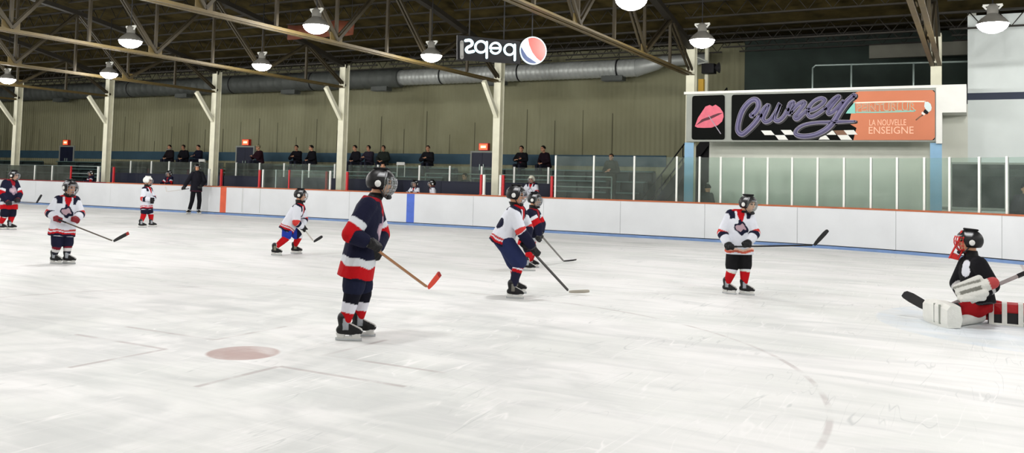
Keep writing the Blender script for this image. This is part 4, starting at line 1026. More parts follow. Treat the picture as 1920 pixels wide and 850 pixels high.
    # ---- socks and skates, or shoes
    for h_, k_, a_, t_, z_ in ((ha, J['ka'], J['aa'], J['ta'], J.get('za', 0)), (hb, J['kb'], J['ab'], J['tb'], J.get('zb', 0))):
        if not long_:
            mb = MB(); up_k = k_.lerp(h_, .22); mb.capsule(up_k, k_, .082*k, .082*k); md_ = k_.lerp(a_, .4); mb.capsule(k_, md_, .080*k, .070*k); mb.capsule(md_, a_+(k_-a_).normalized()*.03*k, .070*k, .052*k)
            K_ = np.array(k_); D_ = np.array(a_)-K_; bands = S['socks']
            def cs2(P, K_=K_, D_=D_):
                t = (P-K_)@D_/(D_@D_); c = np.tile(np.array(bands[-1][1][:3]), (len(P), 1))
                for lim, q in reversed(bands): c[t < lim] = q[:3]
                return c
            rm('sock', mb, M['cloth'], R, vox, cs2, 2)
        if S.get('skates', True): skate(F, a_, t_, S.get('fk', k), S.get('accent', GR), z_)
        else: shoe(F, a_, t_, k, S.get('shoe', L(40, 36, 34)), z_)
    # ---- hands
    if S.get('gloves'):
        gc, gc2 = S['gloves']
        for w_, e_, a_ in ((J['wa'], J['ea'], J.get('xa', UP)), (J['wb'], J['eb'], J.get('xb', UP))):
            glove(F, 'glove', w_, w_-e_, a_, k, gc, gc2)
    # ---- head wear
    hw_ = S.get('headwear', 'helmet')
    if hw_ == 'helmet': helmet(F, H, hf, hu, hl, hk*S.get('helk', 1.), S.get('helcol', BK), S.get('face', 'cage'), S.get('wire', 'wire'))
    elif hw_ == 'hair':
        shell(F, 'hair', H+hu*.02*hk-hf*.008*hk, hf, hu, hl, .086*hk, .104*hk, .102*hk, 58, S.get('hairlen', 100), S.get('hairlen', 100)+14, M['hair'], S['haircol'], .016, rough=.05)
    elif hw_ == 'hat':
        hc = S['haircol']; o = shell(F, 'knit_hat', H+hu*.03*hk, hf, hu, hl, .092*hk, .108*hk, .112*hk, 76, 92, 100, M['hair'], hc, .014, rough=.06)
        if S.get('pompom'): mb = MB(); mb.ell(H+hu*.158*hk, hl*.035, hf*.035, hu*.035, 10, 8); q = mb.build('pompom', mat('pompom', S['pompom'], .9), R); q.parent = o
    if hw_ == 'helmet' and S.get('gloves') and S.get('guard', True):
        mb = MB(); ct = C+sp0*.03*k; tp = H-hu*.085*hk-hf*.012*hk
        mb.loft([ellring(ct, hl*.085*hk, hf*.082*hk), ellring(ct.lerp(tp, .5), hl*.072*hk, hf*.072*hk), ellring(tp, hl*.068*hk, hf*.070*hk), ellring(tp+hu*.004, hl*.058*hk, hf*.060*hk), ellring(ct, hl*.06*hk, hf*.06*hk)]); mb.build('neck_guard', M['black'], R)
    if S.get('fur'):
        mb = MB(); c = H-hu*.075*hk; mb.tube([c+hl*(.125*math.sin(t))+hf*(.10*math.cos(t)+.01)-hu*(.03*math.cos(t)) for t in [i*2*math.pi/16 for i in range(16)]], .034, 8, closed=True); mb.build('fur_collar', mat('fur_grey', L(150, 144, 132), .95, var=.3, scale=60, bump=1, bscale=90), R)
    return dict(lat=latS, fS=fS, C=C, N=N_)

def stick(label, F, top, heel, toe, shaft, blade, k=1., butt=BK, tape=None, wide=.055):
    """top/heel/toe in the figure's frame; a stick is a thing of its own"""
    T, Hh, B = F.world(top), F.world(heel), F.world(toe); root = empty('hockey_stick', Hh, label, 'hockey stick', 'hockey sticks'); inv = Matrix.Translation(-Hh)
    sm = mat('stick_shaft', shaft, .4); bm_ = mat('stick_blade', blade, .55); d = (T-Hh).normalized(); e = (B-Hh).normalized()
    pl = d.cross(e); pl = pl.normalized() if pl.length > .05 else d.orthogonal().normalized()
    def pt(n, mb, mt): o = mb.build(n, mt, root); o.matrix_parent_inverse = inv; return o
    mb = MB(); mb.beam(T, Hh+d*.04, .020*k, .028*k, up=tuple(pl)); pt('shaft', mb, sm)
    v = pl.cross(e).normalized(); v = v if v.dot(d) > 0 else -v
    rings = []
    for t, w_, bend in ((-.03, .030, 0), (.12, .045, .0), (.4, wide, .004), (.75, wide*1.04, .014), (.94, wide*.86, .024), (1.0, wide*.5, .028)):
        c = Hh.lerp(B, t)+pl*bend*k; hw_ = w_*k
        rings.append([c-pl*.006*k-v*hw_*.25, c+pl*.006*k-v*hw_*.25, c+pl*.005*k+v*hw_*.75, c-pl*.005*k+v*hw_*.75])
    mb = MB(); mb.loft(rings, 0, False); pt('blade', mb, bm_)
    mb = MB(); mb.beam(T-d*.10*k, T+d*.012*k, .024*k, .032*k, up=tuple(pl)); mb.beam(T-d*.0*k, T+d*.02*k, .032*k, .040*k, up=tuple(pl)); pt('butt_tape', mb, mat('stick_tape', butt, .8))
    if tape:
        mb = MB(); c0 = Hh.lerp(B, .82); c1 = Hh.lerp(B, 1.0); mb.beam(c0+pl*.02*k+v*.012*k, c1+pl*.028*k+v*.012*k, .022*k, wide*k*.9, up=tuple(v)); pt('toe_tape', mb, mat('toe_tape', tape, .7))
    return root

HOME = dict(base=WH, yoke=NV, collar=RED, torso=[(0, .06, NV), (.06, .11, RED), (.11, .14, WH), (.14, .18, L(176, 60, 60))], sleeve=[(.86, 1.02, L(196, 60, 56)), (1.06, 1.5, NV)], emblem=(NV, L(176, 150, 160)))
AWAY = dict(base=NV, collar=DRED, torso=[(0, .17, RED), (.17, .26, L(206, 210, 216))], sleeve=[(.55, .74, L(206, 210, 216)), (.74, 1.15, RED)], emblem=(L(150, 130, 146), L(186, 160, 170)))
S_RED = [(-.02, WH), (.12, L(206, 214, 208)), (2, RED)]

# ------------------------------------------------------------------ skaters
def base_of(px, py, y=None): return ground(px, py) if y is None else V((hit(px, py, 1, y).x, y, 0))
def joints(F, d, k, skates=True):
    J = {}
    for q in ('head', 'sa', 'sb', 'ea', 'eb', 'wa', 'wb', 'pv', 'ka', 'kb', 'ha', 'hb'):
        if q in d: J[q] = F.P(*d[q])
    for q in ('aa', 'ab'):
        p = F.G(*d[q]) if len(d[q]) == 2 else F.P(*d[q]); J[q] = V((p.x, p.y, (.150 if skates else .09)*k))
    J['ta'], J['tb'] = dirv(d['ta']), dirv(d['tb']); J['fw'] = dirv(d['fw']); J['hf'] = dirv(d['hf'])+UP*d.get('tilt', -.08)
    J['patch'] = [(F.P(*p[:3]), p[3], p[4]) for p in d.get('patch', [])]
    return J

# the large navy player in the middle
F = Fig('hockey_player', 'large skater in navy jersey with red hem gliding right, nearest to the viewer', base_of(660, 635)); k = 1.0
J = joints(F, dict(head=(713, 345, 0), sa=(686, 401, -.17), sb=(697, 399, .16), ea=(657, 440, -.26), wa=(686, 453, -.26), eb=(716, 440, .2), wb=(706, 466, .02), pv=(671, 496, 0),
    ka=(661, 552, -.09), kb=(681, 550, .1), aa=(645, 639), ab=(671, 631), ta=-14, tb=-8, fw=-22, hf=-10, patch=[(726, 396, -.08, .05, RED)]), k)
T, Hh, B = F.P(676, 446, -.30), F.P(804, 541, .22), F.P(829, 516, .30); J['xa'] = J['xb'] = (Hh-T).normalized()
person(F, J, dict(k=k, rise=.068, hk=1.03, vox=.009, bvox=.007, top=AWAY, pants=L(24, 28, 50), pants_len=.72, socks=[(.30, L(16, 16, 28)), (.62, L(214, 214, 224)), (2, RED)], gloves=(BK, L(120, 120, 112)), face='both', helk=1.04))
stick('tan hockey stick with red blade held by the large navy skater', F, T, Hh, B, L(150, 104, 66), L(206, 62, 40), tape=L(150, 26, 26))

# white jersey bending forward
F = Fig('hockey_player', 'white-jersey skater in navy pants bent forward, in front of another player', base_of(966, 558)); k = .93
J = joints(F, dict(head=(967, 367, 0), sa=(959, 403, -.16), sb=(973, 400, .15), ea=(977, 434, -.2), wa=(998, 463, -.16), eb=(990, 428, .15), wb=(986, 452, .02), pv=(944, 444, 0),
    ka=(974, 492, -.08), kb=(966, 494, .1), aa=(960, 560), ab=(966, 550), ta=-12, tb=-5, fw=-12, hf=-12, patch=[(936, 418, -.12, .075, NV)]), k)
Hh, B = F.G(1068, 548, .03), F.G(1105, 550, .03); T = F.P(977, 449, -.08); J['xa'] = J['xb'] = (Hh-T).normalized()
person(F, J, dict(k=k, hk=1.02, vox=.010, bvox=.008, pbulk=1.16, top=dict(HOME, sleeve=[(.86, 1.02, L(196, 60, 56)), (1.06, 2.1, NV)]), pants=L(34, 42, 78), pants_len=.95, socks=[(.10, WH), (.22, RED), (.28, WH), (.40, RED), (2, L(30, 30, 50))], gloves=(BK, L(60, 60, 64)), face='cage', accent=L(110, 108, 100)))
stick('dark stick with pale blade held by the bent white-jersey skater', F, T, Hh, B, L(52, 50, 48), L(178, 172, 160), tape=None)

# navy and red player behind it
F = Fig('hockey_player', 'navy-jersey skater half hidden behind the bent white-jersey skater', base_of(991, 506)); k = .9
J = joints(F, dict(head=(1002, 376, 0), sa=(993, 404, -.14), sb=(1004, 403, .15), ea=(1010, 424, -.16), wa=(1010, 440, -.16), eb=(1016, 420, .16), wb=(1014, 436, .02), pv=(989, 450, 0),
    ka=(993, 472, -.06), kb=(998, 470, .1), aa=(988, 508), ab=(995, 502), ta=-15, tb=-8, fw=-25, hf=-20), k)
Hh, B = F.G(1057, 490, .03), F.G(1081, 490, .03); T = F.P(1000, 425, -.08); J['xa'] = J['xb'] = (Hh-T).normalized()
person(F, J, dict(k=k, hk=1.0, vox=.011, bvox=.009, top=dict(AWAY, sleeve=[(.3, .5, L(206, 210, 216)), (.5, .9, RED)]), pants=L(26, 28, 46), pants_len=.75, socks=S_RED, gloves=(BK, L(90, 90, 90)), face='both'))
stick('grey stick with black blade held by the half-hidden navy skater', F, T, Hh, B, L(110, 108, 104), BK)

# white jersey standing on the right
F = Fig('hockey_player', 'white-jersey skater with red socks standing upright below the advertising sign', base_of(1383, 552)); k = .91
J = joints(F, dict(head=(1402, 384, -.02), sa=(1368, 408, 0), sb=(1405, 408, .05), ea=(1354, 438, -.03), wa=(1364, 456, -.15), eb=(1416, 438, -.02), wb=(1405, 453, -.17), pv=(1386, 462, .02),
    ka=(1372, 507, -.04), kb=(1397, 506, -.01), aa=(1363, 551), ab=(1395, 553), ta=-30, tb=-18, fw=-62, hf=-32), k)
T, Hh, B = F.P(1368, 463, -.29), F.P(1528, 460, .05), F.P(1555, 433, .10); J['xa'] = J['xb'] = (Hh-T).normalized()
person(F, J, dict(k=k, hk=1.02, vox=.009, bvox=.007, top=dict(HOME, torso=[(0, .05, WH), (.05, .10, L(190, 90, 70)), (.10, .14, L(226, 190, 170))]), pants=BK, pants_len=.80, socks=S_RED, gloves=(BK, L(54, 54, 56)), face='visor'))
stick('black hockey stick held level by the upright white-jersey skater', F, T, Hh, B, L(34, 34, 36), BK)

# white jersey on the left
F = Fig('hockey_player', 'white-jersey skater in navy pants and red gloves standing at left', base_of(114, 495)); k = .91
J = joints(F, dict(head=(131, 353, -.02), sa=(107, 380, 0), sb=(142, 380, .05), ea=(93, 400, -.02), wa=(104, 408, -.16), eb=(151, 402, -.02), wb=(145, 409, -.14), pv=(117, 430, .02),
    ka=(107, 460, -.03), kb=(127, 459, 0), aa=(101, 495), ab=(125, 495), ta=-40, tb=-32, fw=-66, hf=-55), k)
T, Hh, B = F.P(112, 413, -.26), F.P(214, 453, .06), F.P(243, 439, .12); J['xa'] = J['xb'] = (Hh-T).normalized()
person(F, J, dict(k=k, hk=1.02, vox=.010, bvox=.0085, top=HOME, pants=L(24, 26, 48), pants_len=.9, socks=[(.05, L(30, 30, 56)), (.32, L(110, 26, 40)), (.62, L(208, 206, 206)), (2, L(40, 40, 50))], gloves=(L(120, 22, 34), L(170, 36, 44)), face='cage', pbulk=.92))
stick('black-bladed stick held low by the red-gloved white-jersey skater', F, T, Hh, B, L(84, 76, 66), BK, tape=L(150, 40, 36))

# navy player at the left edge
F = Fig('hockey_player', 'navy-jersey skater with red socks at the left edge of the ice', base_of(12, 431)); k = .97
J = joints(F, dict(head=(26, 330, 0), sa=(9, 346, -.06), sb=(29, 346, .1), ea=(2, 364, -.12), wa=(13, 377, -.22), eb=(37, 364, .06), wb=(34, 373, -.12), pv=(17, 384, 0),
    ka=(8, 405, -.05), kb=(22, 405, .05), aa=(1, 431), ab=(18, 431), ta=-25, tb=-18, fw=-48, hf=-32), k)
T, Hh, B = F.P(14, 381, -.32), F.P(69, 381, .1), F.P(80, 366, .15); J['xa'] = J['xb'] = (Hh-T).normalized()
person(F, J, dict(k=k, hk=1.0, vox=.012, bvox=.009, top=AWAY, pants=L(20, 22, 40), pants_len=.85, socks=S_RED, gloves=(L(40, 30, 36), L(110, 24, 36)), face='cage'))
stick('grey stick with black blade held by the navy skater at the left edge', F, T, Hh, B, L(120, 122, 126), BK)

# small player with the white helmet
F = Fig('hockey_player', 'small white-jersey skater with white helmet left of the official', base_of(275, 426)); k = .9
J = joints(F, dict(head=(277, 340, 0), sa=(270, 358, -.1), sb=(281, 358, .14), ea=(268, 373, -.17), wa=(281, 374, -.22), eb=(288, 371, .1), wb=(286, 376, -.08), pv=(275, 386, 0),
    ka=(269, 404, -.05), kb=(283, 404, .05), aa=(264, 427), ab=(283, 426), ta=-12, tb=-8, fw=-38, hf=-22), k)
person(F, J, dict(k=k, hk=1.0, vox=.012, bvox=.009, top=dict(HOME, emblem=None), pants=L(24, 26, 48), pants_len=.6, socks=[(-.1, WH), (2, RED)], gloves=(BK, L(60, 60, 60)), face='cage', helcol=L(226, 226, 220)))

# the official by the boards
F = Fig('person', 'official in black standing by the boards holding a pale stick', base_of(364, 400, 22.85)); k = 1.13
J = joints(F, dict(head=(370, 315, -.02), sa=(360, 328, -.04), sb=(379, 328, .04), ea=(351, 341, -.1), wa=(346, 350, -.24), eb=(384, 341, 0), wb=(377, 349, -.22), pv=(368, 354, 0),
    ka=(360, 377, -.03), kb=(374, 377, .02), aa=(355, 398, -.06), ab=(372, 399, -.02), ta=-125, tb=-60, fw=-95, hf=-100), k)
T, Hh, B = F.P(353, 354, -.34), F.P(312, 360, -.2), F.P(310, 350, -.2); J['xa'] = (Hh-T).normalized(); J['xb'] = V((1, 0, 0))
person(F, J, dict(k=k, hk=1.04, vox=.012, bvox=.009, bulk=.88, hem=.10, top=dict(base=L(24, 24, 32), collar=L(30, 30, 36), torso=[(0, .05, L(70, 30, 44))]), topname='jacket', pants=L(18, 18, 24), long=True, pbulk=.88, gloves=(BK, L(40, 40, 42)), headwear='helmet', face='none', patch=[], skates=True))
stick('pale thin stick held out by the official in black', F, T, Hh, B, L(196, 190, 184), L(206, 204, 200))

# blue pants skater
F = Fig('hockey_player', 'white-jersey skater in bright blue pants striding right', base_of(535, 477)); k = .9
J = joints(F, dict(head=(563, 367, 0), sa=(555, 393, -.14), sb=(563, 392, .15), ea=(556, 418, -.2), wa=(566, 425, -.12), eb=(571, 412, .14), wb=(567, 421, .02), pv=(541, 424, 0),
    ka=(537, 446, -.1), kb=(560, 444, .08), aa=(515, 479), ab=(552, 476), ta=-25, tb=-10, fw=-14, hf=-14, patch=[(536, 393, -.1, .06, NV)]), k)
T, Hh, B = F.P(557, 413, -.12), F.P(589, 454, .12), F.P(606, 445, .16); J['xa'] = J['xb'] = (Hh-T).normalized()
def twotone(P):
    c = np.tile(np.array(BLUE[:3]), (len(P), 1)); c[(P[:, 0] > .20)] = L(24, 26, 50)[:3]; return c
person(F, J, dict(k=k, hk=1.0, vox=.010, bvox=.0085, top=HOME, pants=twotone, pants_len=.82, socks=[(.02, WH), (2, RED)], gloves=(BK, L(80, 80, 80)), face='cage', accent=L(120, 118, 100)))
stick('pale stick with short black blade held by the blue-pants skater', F, T, Hh, B, L(190, 186, 178), BK)

# ------------------------------------------------------------------ goaltender
F = Fig('goaltender', 'goaltender in black jersey sitting in a split with red and white pads', base_of(1828, 606)); k = .95
d = dict(head=(1818, 455, 0), sa=(1838, 502, -.19), sb=(1812, 500, .19), ea=(1860, 536, -.25), wa=(1838, 552, -.36), eb=(1794, 532, .18), wb=(1806, 554, .02), pv=(1836, 566, 0),
    ka=(1798, 586, -.2), kb=(1880, 582, .1), aa=(1790, 604, -.3), ab=(1912, 592, .1), ta=195, tb=-20, fw=187, hf=190, tilt=.05, patch=[(1806, 494, -.14, .07, WH), (1808, 508, -.14, .07, WH), (1850, 478, -.14, .035, WH)])
J = joints(F, d, k); J['aa'].z = .11; J['ab'].z = .13; J['ha'] = F.P(1834, 578, -.1); J['hb'] = F.P(1842, 576, .09)
T, Hh, B = F.P(1932, 508, .25), F.P(1749, 586, -.02), F.P(1692, 556, .06); J['xa'] = J['xb'] = (Hh-T).normalized()
BKJ = dict(base=L(20, 20, 24), torso=[(0, .04, L(60, 60, 64))], sleeve=[(1.25, 1.5, L(190, 190, 190))], collar=L(20, 20, 24))
person(F, J, dict(k=k, hk=1.06, vox=.010, bvox=.008, bulk=1.08, hem=.02, top=BKJ, pants=L(150, 20, 26), pants_len=.9, socks=[(2, L(24, 24, 26))], gloves=(L(210, 210, 205), L(150, 30, 34)), face='cage', wire='wirered', fk=.95, helk=1.06))
R = F.root
# tilted lower mask
mb = MB(); q = [F.P(1803, 434, -.05), F.P(1797, 452, -.06), F.P(1780, 484, -.05), F.P(1796, 487, -.05), F.P(1806, 468, -.06)]
q2 = [p+V((0, .16, 0)) for p in q]
for a in (q, q2): mb.tube(a, .011, 6)
for t in range(len(q)): mb.tube([q[t], q2[t]], .008, 6)
for t in (.33, .66): mb.tube([q[0].lerp(q2[0], t), q[1].lerp(q2[1], t), q[2].lerp(q2[2], t), q[3].lerp(q2[3], t)], .006, 6)
mb.loft([[q[2], q[3], q[3]+UP*.05, q[2]+UP*.06+V((.03, 0, 0))], [q2[2], q2[3], q2[3]+UP*.05, q2[2]+UP*.06+V((.03, 0, 0))]], 0, False)
mb.build('throat_guard', M['wirered'], R)
# near leg pad: stands on edge, white face to the left
g0, g1 = F.G(1791, 617), F.G(1744, 601); ax = (g1-g0).normalized(); nn = V((-ax.y, ax.x, 0)); nn = nn if nn.x < 0 else -nn
hz = .27; mb = MB(); rings = []
for t in range(11):
    c = g0.lerp(g1, t/10); b = .03*math.sin(math.pi*t/10); zt_ = hz*(1-.10*(t/10-.5)**2*4)
    rings.append([c+nn*(.07+b), c+nn*(.085+b)+UP*.05, c+nn*(.085+b)+UP*(zt_-.05), c+nn*(.05+b)+UP*zt_, c-nn*.06+UP*(zt_-.01), c-nn*.08+UP*.10, c-nn*.06+UP*.01])
mb.loft(rings, 0, False); pad = mb.build('leg_pad', M['padwhite'], R); pad['label'] = 'white leg pad on the near leg'
mb = MB()
for t in (.22, .42): c = g0.lerp(g1, t); mb.beam(c+nn*.105+UP*.03, c+nn*.108+UP*.24, .014, .02, up=tuple(nn))
mb.build('pad_ridge', M['grey'], R).parent = pad
mb = MB(); c = g0.lerp(g1, .5)-nn*.085
mb.beam(c+UP*.06, c+UP*.2, .20, .03, up=tuple(nn)); mb.build('pad_strap', mat('strap_brown', L(150, 90, 60), .8), R).parent = pad
# toe of the near pad, lying towards the viewer
a, b = F.G(1797, 613), F.G(1836, 606); mb = MB()
mb.capsule(a+UP*.055, b+UP*.075, .05, .075, 14); rm('pad_boot', mb, M['cloth'], R, .012, L(206, 206, 202), 3, 'white boot flap of the near pad')
# far leg pad lying along the ice to the right
a, b = F.P(1848, 590, .12), F.P(1930, 590, .12); a.z = b.z = .0; dx = (b-a).normalized(); ny = V((-dx.y, dx.x, 0)); mb = MB(); rings = []
for t in range(9):
    c = a.lerp(b, t/8); rings.append([c-ny*.10+UP*.13, c-ny*.12+UP*.155, c-ny*.11+UP*.235, c-ny*.05+UP*.25, c+ny*.12+UP*.24, c+ny*.14+UP*.05, c+ny*.08+UP*.02])
mb.loft(rings, 0, False); pad = mb.build('leg_pad', M['padred'], R); pad['label'] = 'red leg pad stretched out to the right'
mb = MB(); mb.beam(a.lerp(b, .05)-ny*.03+UP*.075, a.lerp(b, .8)-ny*.03+UP*.075, .16, .13); mb.build('pad_lining', M['dark'], R).parent = pad
for t in (.13, .43, .80):
    c = a.lerp(b, t)-ny*.03; mb = MB(); w2 = .025
    mb.loft([[c+dx*s-ny*.10+UP*.01, c+dx*s-ny*.105+UP*.245, c+dx*s+ny*.02+UP*.262, c+dx*s+ny*.02+UP*.255, c+dx*s-ny*.095+UP*.235, c+dx*s-ny*.09+UP*.01] for s in (-w2, w2)], 0, False); mb.build('pad_strap', M['padwhite'], R).parent = pad
mb = MB(); mb.beam(a.lerp(b, .08)-ny*.12+UP*.012, a.lerp(b, .85)-ny*.12+UP*.012, .03, .02); mb.build('pad_edge', M['padwhite'], R).parent = pad
# catching glove on the near hand
c = F.P(1824, 542, -.47); u1 = V((.93, .12, .33)).normalized(); n1 = V((-.15, -.95, .25)).normalized(); v1 = u1.cross(n1).normalized(); mb = MB()
mb.ell(c, u1*.18, v1*.10, n1*.05, 18, 10)
for t in (-.5, 0, .5): mb.capsule(c-u1*.15+v1*(t*.12), c+u1*.10+v1*(t*.17)+n1*.03, .036, .04, 10)
mb.capsule(c+u1*.06+v1*.12, c-u1*.13+v1*.09+n1*.03, .035, .03, 10)
mb.capsule(c+u1*.10, c+u1*.205+UP*.01, .066, .066, 12)
c_, un, vn = np.array(c), np.array(u1), np.array(v1)
def cg(P):
    C = np.tile(np.array(L(206, 206, 200)[:3]), (len(P), 1)); x = (P-c_)@un; y = (P-c_)@vn
    C[(np.abs(y-.02) < .02) & (x < .08) & (x > -.14)] = L(120, 120, 112)[:3]; C[(np.abs(y+.055) < .012) & (x < .1)] = L(140, 140, 132)[:3]; C[(x > .17)] = L(170, 60, 60)[:3]; return C
rm('catching_glove', mb, M['gear'], R, .010, cg, 3)
stick('goaltender stick with black blade lying across the pads of the goaltender', F, T, Hh, B, L(150, 140, 138), BK, 1.5, wide=.075)

# ------------------------------------------------------------------ people behind the boards and in the stands
def stand(Hh, yaw=0., arms='down', head=0., sk=False, reach=(.30, .0)):
    """upright figure facing local -y, height Hh"""
    R_ = Matrix.Rotation(math.radians(yaw), 3, 'Z'); r = Hh
    a = .15*r if sk else .09
    J = dict(head=V((0, -.02*r, .925*r)), sa=V((-.105*r, 0, .80*r)), sb=V((.105*r, 0, .80*r)), pv=V((0, .01, .53*r)), ka=V((-.06*r, -.02, .285*r)), kb=V((.065*r, -.01, .285*r)), aa=V((-.065*r, 0, a)), ab=V((.075*r, .01, a)))
    if arms == 'down': J.update(ea=V((-.155*r, .03, .63*r)), eb=V((.155*r, .03, .63*r)), wa=V((-.15*r, -.06, .49*r)), wb=V((.15*r, -.06, .49*r)))
    elif arms == 'fold': J.update(ea=V((-.15*r, -.02, .64*r)), eb=V((.15*r, -.02, .64*r)), wa=V((-.01*r, -.15*r, .66*r)), wb=V((.02*r, -.16*r, .64*r)))
    else: J.update(ea=V((-.17*r, -.09*r, .66*r)), eb=V((.17*r, -.09*r, .66*r)), wa=V((-.12*r, -reach[0], reach[1])), wb=V((.12*r, -reach[0], reach[1])))
    J = {k_: R_@v for k_, v in J.items()}; J['fw'] = R_@V((0, -1, 0)); J['hf'] = Matrix.Rotation(math.radians(yaw+head), 3, 'Z')@V((0, -1, -.05)); J['ta'] = R_@V((-.25, -1, 0)); J['tb'] = R_@V((.25, -1, 0)); return J
def sit(yaw=0., lean=.0, head=0., arms='lap', k=1.):
    """figure sitting on a bleacher row: seat top at local z .0, feet .39 lower"""
    R_ = Matrix.Rotation(math.radians(yaw), 3, 'Z'); l = lean
    J = dict(pv=V((0, .04, .115)), sa=V((-.185*k, .02-l, .56*k)), sb=V((.185*k, .02-l, .56*k)), head=V((0, -.03-1.35*l, .79*k)), ka=V((-.10, -.40, .13)), kb=V((.11, -.39, .13)), aa=V((-.11, -.36, -.30)), ab=V((.12, -.34, -.30)))
    if arms == 'lap': J.update(ea=V((-.26, -.04-l*.6, .33)), eb=V((.26, -.04-l*.6, .33)), wa=V((-.09, -.27, .25)), wb=V((.09, -.26, .25)))
    elif arms == 'fold': J.update(ea=V((-.25, -.08-l, .36)), eb=V((.25, -.08-l, .36)), wa=V((.02, -.25-l, .38)), wb=V((-.01, -.26-l, .36)))
    else: J.update(ea=V((-.25, -.18-l*.6, .30)), eb=V((.25, -.18-l*.6, .30)), wa=V((-.05, -.36-l*.4, .36)), wb=V((.05, -.36-l*.4, .37)))
    J = {k_: R_@v for k_, v in J.items()}; J['fw'] = R_@V((0, -1, 0)); J['hf'] = Matrix.Rotation(math.radians(yaw+head), 3, 'Z')@V((0, -1, -.06)); J['ta'] = R_@V((-.15, -1, 0)); J['tb'] = R_@V((.15, -1, 0)); J['za'] = J['zb'] = -.39; return J
DK = L(26, 26, 30)
SPEC = [(318, 'spectator in dark coat with pale fur collar, leftmost in the stands', dict(head=10, arms='lap'), dict(fur=True, headwear='hair', haircol=L(34, 26, 22), top=dict(base=L(30, 24, 28)))),
 (346, 'dark-hooded spectator between the fur-collared one and the bareheaded one', dict(yaw=8, lean=.06), dict(headwear='hair', hairlen=150, haircol=L(26, 22, 22), top=dict(base=L(24, 24, 30)))),
 (372, 'bareheaded spectator in dark navy coat just left of the third column', dict(yaw=-6, arms='fold'), dict(headwear='hair', haircol=L(30, 24, 20), top=dict(base=L(26, 28, 44)))),
 (487, 'spectator in pale flat cap and dark maroon jacket beside the middle exit', dict(yaw=-15, lean=.05, arms='fwd'), dict(headwear='hat', haircol=L(168, 160, 130), top=dict(base=L(46, 24, 32)))),
 (558, 'spectator with short dark hair, left of the pair above the blue-pants skater', dict(yaw=12, lean=.08, arms='fwd'), dict(headwear='hair', haircol=L(24, 20, 20), top=dict(base=L(22, 20, 26)))),
 (586, 'spectator turned left, right of the pair above the blue-pants skater', dict(yaw=-18, lean=.04, head=-14), dict(headwear='hair', haircol=L(28, 24, 22), top=dict(base=L(20, 20, 26)))),
 (669, 'spectator leaning left, first of the three right of the fourth column', dict(yaw=-12, lean=.07), dict(headwear='hair', haircol=L(26, 22, 20), top=dict(base=L(26, 26, 32)))),
 (692, 'spectator in dark purple-grey coat, middle of the three right of the fourth column', dict(lean=.02, arms='fwd'), dict(headwear='hair', hairlen=130, haircol=L(24, 20, 20), top=dict(base=L(44, 40, 52)))),
 (719, 'long-haired spectator in dark green coat, last of the three right of the fourth column', dict(yaw=8), dict(headwear='hair', hairlen=150, haircol=L(40, 30, 24), top=dict(base=L(38, 44, 40)))),
 (803, 'lone spectator in black coat seated between the coach and the right exit', dict(yaw=14, lean=.03, arms='fwd'), dict(headwear='hair', haircol=L(50, 42, 34), top=dict(base=L(28, 28, 32)))),
 (978, 'spectator with hands on hips facing the ice just right of the fifth column', dict(arms='fold'), dict(headwear='hair', haircol=L(26, 22, 20), top=dict(base=L(22, 22, 26), emblem=(L(90, 40, 50), L(70, 34, 44))))),
 (1024, 'spectator leaning to the left at the right end of the stands', dict(yaw=-22, lean=.10, arms='lap'), dict(headwear='hair', haircol=L(28, 24, 22), top=dict(base=L(34, 22, 30))))]
for px, lab, pose, sty in SPEC:
    x = hit(px, 290, 1, 30.15).x
    F = Fig('person', lab, (x, 30.15, 2.01), 'spectators on the top bleacher row', rz=0.)
    person(F, sit(**pose), dict(dict(k=1.06, rise=.0, hk=1.06, vox=.016, bvox=.0095, bulk=1.0, hem=.06, topname='coat', pants=L(34, 36, 48), long=True, pbulk=.82, skates=False), **sty))
def behind(px, y, z, H_, lab, name='person', yaw=0., **kw):
    x = hit(px, 330, 1, y).x; pose = kw.pop('pose', {}); F = Fig(name, lab, (x, y, z), rz=0.)
    J = stand(H_, yaw=yaw, **pose)
    person(F, J, dict(dict(rise=.02, k=H_/1.58, hk=1.02, vox=.014, bvox=.0095), **kw)); return F
adult = dict(long=True, skates=False, bulk=.86, pbulk=.84, topname='jacket')
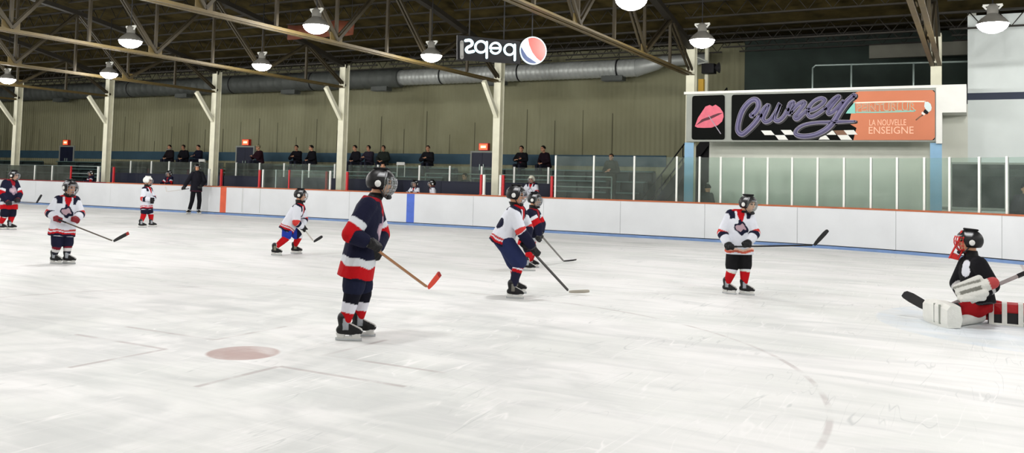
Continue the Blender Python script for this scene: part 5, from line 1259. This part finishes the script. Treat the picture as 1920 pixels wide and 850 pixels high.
behind(718, 24.55, .25, 1.80, 'coach with dark hair standing behind the large navy skater', yaw=25, top=dict(base=L(24, 26, 34)), pants=DK, headwear='hair', haircol=L(36, 24, 18), **adult)
behind(1146, 28.0, .84, 1.72, 'standing adult in dark olive jacket with folded arms behind the tall glass', pose=dict(arms='fold'), top=dict(base=L(50, 54, 44)), pants=L(40, 42, 40), headwear='hair', haircol=L(70, 58, 46), **adult)
behind(873, 25.8, .02, 1.74, 'faint dark standing figure behind the bench glass left of the right exit', yaw=-20, top=dict(base=L(44, 46, 44)), pants=DK, headwear='hair', haircol=L(50, 42, 36), **adult)
behind(1326, 24.7, .02, 1.52, 'person in dark coat and speckled knit hat behind the corner glass', yaw=160, top=dict(base=L(52, 60, 60)), pants=DK, headwear='hat', haircol=L(54, 56, 52), pompom=L(150, 150, 146), **adult)
behind(1922, 22.9, .02, 1.72, 'dark-coated person cut by the right edge behind the corner glass', yaw=10, top=dict(base=L(20, 22, 36)), pants=DK, headwear='hat', haircol=L(24, 24, 34), **adult)
kid = dict(gloves=(BK, L(170, 170, 168)), face='cage', socks=S_RED, pants=L(24, 26, 46))
rest = lambda H_: dict(arms='rest', reach=(.34, 1.04-.25), sk=True)
behind(998, 24.05, .25, 1.42, 'bench player in white helmet and white jersey right of the fifth column', 'hockey_player', top=dict(HOME, emblem=(L(150, 150, 160), WH)), helcol=L(220, 220, 200), pose=rest(1.42), **kid)
behind(779, 24.05, .25, 1.17, 'small bench player in white jersey leaning on the boards above the blue band', 'hockey_player', top=HOME, pose=rest(1.17), **kid)
behind(812, 24.05, .25, 1.19, 'small bench player turned left at the boards right of the blue band', 'hockey_player', yaw=-50, top=HOME, pose=dict(arms='down', sk=True), **kid)
behind(318, 24.05, .25, 1.30, 'bench player in dark jersey resting gloves on the boards left of the official', 'hockey_player', top=dict(AWAY, emblem=(L(80, 24, 36), L(120, 30, 44))), pose=rest(1.30), **kid)
behind(172, 24.05, .25, 1.24, 'bench player in dark jersey with red trim left of the second column', 'hockey_player', yaw=-20, top=AWAY, pose=rest(1.24), **kid)
finish_people()
